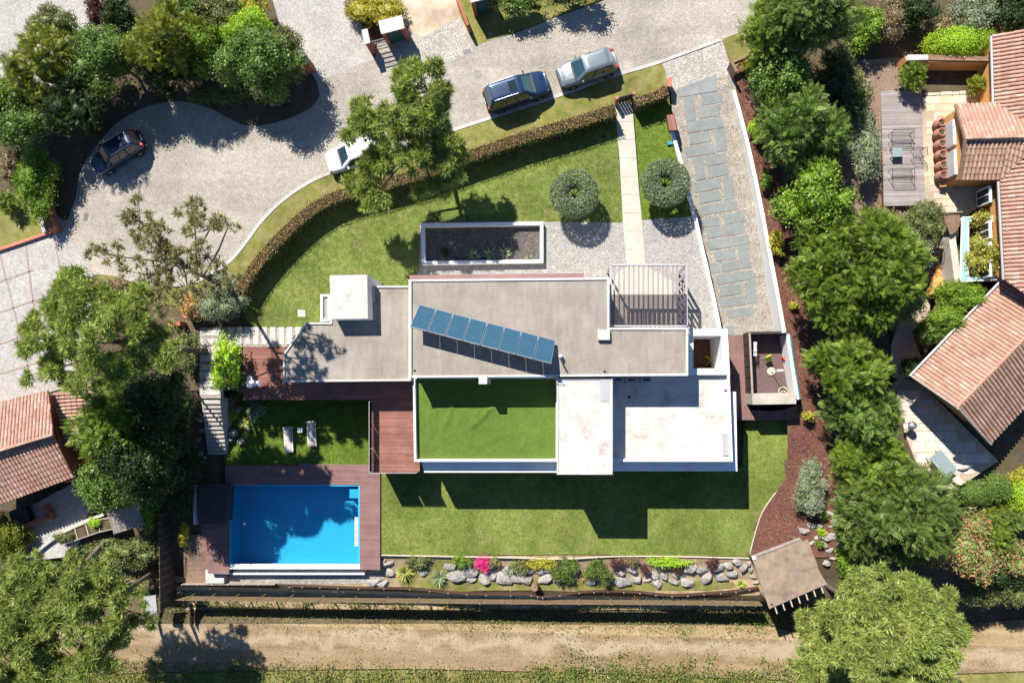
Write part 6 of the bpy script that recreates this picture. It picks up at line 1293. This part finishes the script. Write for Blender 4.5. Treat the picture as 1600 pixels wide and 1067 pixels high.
for a in [
 (757,881,13,13,.35,.3,'leaf','magenta','vivid magenta flowering bush on the rock bank',800,.10), (724,876,16,9,.35,.3,'leaf','bright','bright green low bush left of the magenta flowers',700,.11), (772,877,10,9,.3,.25,'leaf','redtip','reddish low bush right of the magenta flowers',400,.10), (652,876,20,9,.3,.25,'leaf','olive','low olive plants above the rock bank by the pool deck',700,.11),
 (884,890,22,18,.5,.45,'leaf','cedar','dark green mound left of the orange yucca',1600,.12), (935,892,22,20,.5,.45,'leaf','cedar','dark green mound right of the orange yucca',1600,.12), (964,879,11,8,.35,.3,'leaf','purple','dark purple bush left on the east rock bank',500,.10), (1008,889,8,7,.3,.25,'leaf','purple','dark purple bush centre on the east rock bank',350,.10), (1058,888,9,8,.3,.25,'leaf','purple','dark purple bush right on the east rock bank',350,.10), (1113,880,10,8,.3,.25,'leaf','purple','dark purple bush nearest the timber shelter',350,.10),
 (845,880,24,9,.3,.25,'leaf','yellow','yellowish low plants above the middle of the rock bank',800,.11), (815,884,14,10,.3,.25,'leaf','olive','olive low plants beside the grey spiky plant',500,.11), (1045,878,40,8,.3,.22,'leaf','lime','long strip of lime low plants along the lawn edging',1100,.11), (985,878,14,8,.3,.25,'leaf','brown','dry low plants on the east rock bank',400,.11),
 (358,632,14,14,.5,.45,'leaf','brown','tan grassy clump at the top of the steps rockery',600,.14), (400,645,12,16,.5,.4,'leaf','grey','pale leaved bush on the steps rockery by the lawn',600,.12), (361,650,9,8,.3,.3,'leaf','yellow','small orange yellow plant on the steps rockery',300,.1),
 (1283,830,7,6,.3,.25,'leaf','lime','lime plant among boulders north of the shelter',220,.1), (1285,805,7,6,.3,.25,'leaf','bright','green plant among boulders beside the mulch bed',220,.1), (1281,850,6,6,.3,.25,'leaf','bright','green plant among boulders behind the shelter roof',200,.1), (146,815,9,7,.25,.2,'leaf','lime','lime lettuce patch in the raised vegetable bed',350,.09), (100,838,14,8,.2,.2,'leaf','olive','leafy vegetables at the low end of the raised bed',450,.09)]:
    kw = {}
    if a[0] in (146, 100): kw = {'z0': -1.05}
    if a[0] in (358, 400, 361): kw = {'z0': -2.3}
    shrub(*a[:8], a[8], a[9], a[10], None, 'low_shrub', 6, **kw)
# ---- rocks
def rock_mesh(sx, sy, sz):
    bm = bmesh.new(); bmesh.ops.create_icosphere(bm, subdivisions=2, radius=1)
    ax = [Vector(rdirs(1, -.3)[0]) for _ in range(8)]+[Vector((random.uniform(-.25, .25), random.uniform(-.25, .25), 1)).normalized()]
    for v_ in bm.verts:
        p = v_.co.copy()
        for a in ax:
            d = p.dot(a)-.58
            if d > 0: p -= a*d
        v_.co = Vector((p.x*sx, p.y*sy, p.z*sz))
    me = bpy.data.meshes.new('stone'); bm.to_mesh(me); bm.free(); me.materials.append(MT['stone']); return me
RM = [rock_mesh(random.uniform(.85, 1.2), random.uniform(.75, 1.0), .62) for _ in range(10)]
def rocks(root, spec, z=None):
    o = wloc(root)
    for x, y, r, *ang in spec:
        p = U(x, y, Zg) if z is None else U(x, y, z); m = 1.25*r*pxm(x, y, p[2]); k = link('stone', random.choice(RM), None, root); k.location = (p[0]-o.x, p[1]-o.y, p[2]-o.z+m*.12); k.scale = (m, m*random.uniform(.72, 1), m*random.uniform(.8, 1.1)); k.rotation_euler = (random.uniform(-.2, .2), random.uniform(-.2, .2), ang[0] if ang else random.uniform(-.5, .5))
rk = thing('rock_border', 'border of grey boulders on the bank below the back lawn', 'rocks', U(880,900,-3))
rocks(rk, [(598,878,7),(606,880,8),(607,894,9),(598,912,10,.1),(585,909,12,0),(661,895,8),(660,882,6),(712,900,15),(705,885,11),(720,883,6),(738,891,12,.3),(735,904,8),(768,897,11,.3),(758,905,10,-.4),(787,903,13,0),(812,890,10),(828,891,8),(804,904,9),(822,905,13),(851,904,12),(871,906,9),(845,893,8),(858,890,7),(925,908,8),(967,893,7),(972,909,13),(985,890,8),(995,905,10),(1010,906,6),(1023,898,9),(1028,912,10),(1038,900,8),(1050,908,8),(1053,898,6),(1064,900,4),(1072,909,12),(1077,888,10),(1095,890,9),(1103,903,12),(1120,886,10),(1127,901,10),(1136,883,7),(1145,896,10),(1150,877,8),(1161,886,9),(1170,880,5),(1173,890,5),(1176,900,5),(1180,910,5),(790,890,9),(888,897,8)])
rk = thing('rockery', 'pale boulders around the garden steps and the west lawn corner', 'rocks', U(360,650,-2)); rocks(rk, [(372,640,7),(352,650,6),(348,668,8),(365,676,9),(355,684,7),(385,668,6),(410,637,5),(392,640,6),(376,690,6)], -2.2); rocks(rk, [(310,655,6),(315,672,5),(311,686,5),(303,700,5),(314,708,5),(320,715,4),(305,720,4),(296,690,4)])
rk = thing('rockery', 'brown boulders and pebbles between the mulch bed and shelter', 'rocks', U(1280,830,-2.6)); rocks(rk, [(1255,829,10),(1268,821,8),(1311,790,8),(1295,802,8),(1303,815,9),(1288,838,10),(1285,850,8),(1302,838,7),(1310,828,7),(1296,860,7),(1307,808,6),(1275,840,5),(1268,848,5),(1309,850,5),(1280,822,6),(1317,800,6),(1298,822,5),(1290,880,6),(1300,872,5)])
tag(link('boulder', RM[0].copy(), None), 'pale boulder beside the golden conifer at the right edge', 'rock').location = U(1579,787,Zg); bpy.data.objects['boulder'].scale = (.5, .45, .5)
tag(link('boulder', RM[3].copy(), None), 'lone pale boulder in the bark bed by the tall conifer shadow', 'rock').location = U(1358,127,Zg); bpy.data.objects['boulder.001'].scale = (.22, .16, .2)
tag(MB().lathe(U(836,914,-3.2), [(.27, -.2), (.28, .3), (.25, .75), (.22, .78)], 14).build('tree_stump', MT['wood']), 'short round tree stump standing among the boulders', 'stump')
# ---- ground cover, weeds, dry tufts (uncountable)
def scatter(name, polys, n, L, W, mat, label, zf=Zg, up=1.2, sp=.6, clump=0):
    Ps = []
    for poly, share in polys:
        Wp = UU(poly, zf) if callable(zf) else UU(poly, zf); xs = [p[0] for p in Wp]; ys = [p[1] for p in Wp]; k = 0; m = int(n*share)
        while k < m:
            if clump: cx, cy = random.uniform(min(xs), max(xs)), random.uniform(min(ys), max(ys)); r_ = random.uniform(.12, .5)
            for _ in range(clump or 1):
                x, y = (cx+random.gauss(0, r_), cy+random.gauss(0, r_)) if clump else (random.uniform(min(xs), max(xs)), random.uniform(min(ys), max(ys))); k += 1
                if clump or inside(x, y, Wp): Ps.append((x, y, (zf(x, y) if callable(zf) else zf)+random.uniform(0, .12)*(3 if clump else .3)))
    P = np.array(Ps); N = np.tile(np.array([[0, 0, 1.]]), (len(P), 1)); o = link(name, leaf_mesh(name, P, N, L, W, sp, .2, lean=1.0), fm(mat)); return tag(o, label, name.split('_')[0], kind='stuff')
scatter('weeds', [([(255,948),(700,950),(1200,953),(1210,966),(700,964),(255,964)], .9), ([(1150,950),(1250,954),(1250,975),(1180,975)], .1)], 11000, .2, .07, 'weed', 'dark weeds in the shaded ditch behind the south fence', clump=25)
scatter('weeds', [([(-100,1056),(640,1052),(900,1056),(1250,1066),(1250,1120),(-100,1120)], .92), ([(820,1040),(1240,1052),(1240,1066),(900,1056)], .06), ([(880,1020),(1240,1030),(1240,1066),(900,1056)], .02)], 60000, .18, .10, 'weed', 'green weeds along the bottom edge of the dirt track', clump=30)
scatter('grass', [([(255,985),(700,986),(1240,1000),(1240,1060),(900,1050),(300,1047)], .55), ([(1500,985),(1650,965),(1650,1035),(1480,1050)], .2), ([(265,915),(1180,935),(1180,946),(265,940)], .1), ([(0,985),(255,985),(255,1050),(0,1060)], .15)], 16000, .14, .03, 'orange', 'dry straw tufts on the dirt track', clump=18)
def blades(name, poly, n, z, mat, label, L=.075, W=.03):
    Wp = UU(poly, z); xs = [p[0] for p in Wp]; ys = [p[1] for p in Wp]; A = np.stack([rng.uniform(min(xs), max(xs), n), rng.uniform(min(ys), max(ys), n)], 1); ok = np.array([inside(x, y, Wp) for x, y in A]); A = A[ok]; P = np.concatenate([A, np.full((len(A), 1), z+.02)], 1)
    tag(link(name, leaf_mesh(name, P, np.tile(np.array([[0, 0, 1.]]), (len(P), 1)), L, W, .7, .3, lean=.8), fm(mat)), label, 'grass', kind='stuff')
LEAF['blade'] = [(0.05, 0.062, 0.012), (0.09, 0.105, 0.024), (0.13, 0.135, 0.045), (0.20, 0.18, 0.09)]; LEAF['blade_fresh'] = [(0.045, 0.075, 0.009), (0.075, 0.115, 0.014), (0.11, 0.15, 0.028)]; LEAF['blade_dry'] = [(0.09, 0.10, 0.02), (0.14, 0.145, 0.035), (0.21, 0.175, 0.08)]
blades('grass', [(593,737),(1160,732),(1165,655),(1230,655),(1228,745),(1190,800),(1170,867),(593,866)], 70000, -2.5, 'blade', 'mown grass of the back lawn')
blades('grass', [(385,500),(398,424),(434,380),(484,334),(530,308),(650,276),(800,222),(962,172),(973,346),(848,344),(656,346),(655,425),(640,446),(585,446),(500,503)], 70000, .03, 'blade', 'mown grass of the front lawn')
blades('grass', [(990,164),(1044,142),(1052,205),(1068,265),(1085,338),(1003,343)], 6000, .03, 'blade_fresh', 'mown grass of the side lawn by the driveway')
blades('grass', [(355,627),(578,627),(578,724),(355,724)], 16000, -2.5, 'blade_fresh', 'mown grass of the west lawn by the loungers')
blades('grass', [(1032,97),(885,145),(720,199),(560,256),(518,269),(480,286),(440,314),(408,346),(385,377),(360,407),(330,427),(300,441),(300,470),(375,455),(398,424),(434,380),(484,334),(530,308),(650,276),(800,222),(962,172),(1044,138)], 22000, .02, 'blade_dry', 'yellowish grass of the street verge')
def chips(name, poly, n, mat, label):
    Wp = UU(poly, Zg); xs = [p[0] for p in Wp]; ys = [p[1] for p in Wp]; A = np.stack([rng.uniform(min(xs), max(xs), n), rng.uniform(min(ys), max(ys), n)], 1); A = np.array([(x, y, Zg(x, y)+.05) for x, y in A if inside(x, y, Wp)])
    tag(link(name, leaf_mesh(name, A, np.tile(np.array([[0, 0, .15]]), (len(A), 1)), .13, .05, 1.0, 0.0), mat), label, 'mulch', kind='stuff')
chips('bark_chips', [(1150,125),(1182,105),(1195,170),(1222,290),(1245,400),(1272,540),(1308,740),(1325,840),(1180,860),(1190,800),(1228,745),(1232,660),(1252,632),(1227,520),(1203,400),(1166,218)], 26000, island('bark_chip', [(0.08, 0.03, 0.02), (0.17, 0.075, 0.05), (0.25, 0.12, 0.085), (0.38, 0.22, 0.17)], .9, .1), 'loose red bark chips covering the mulch bed')
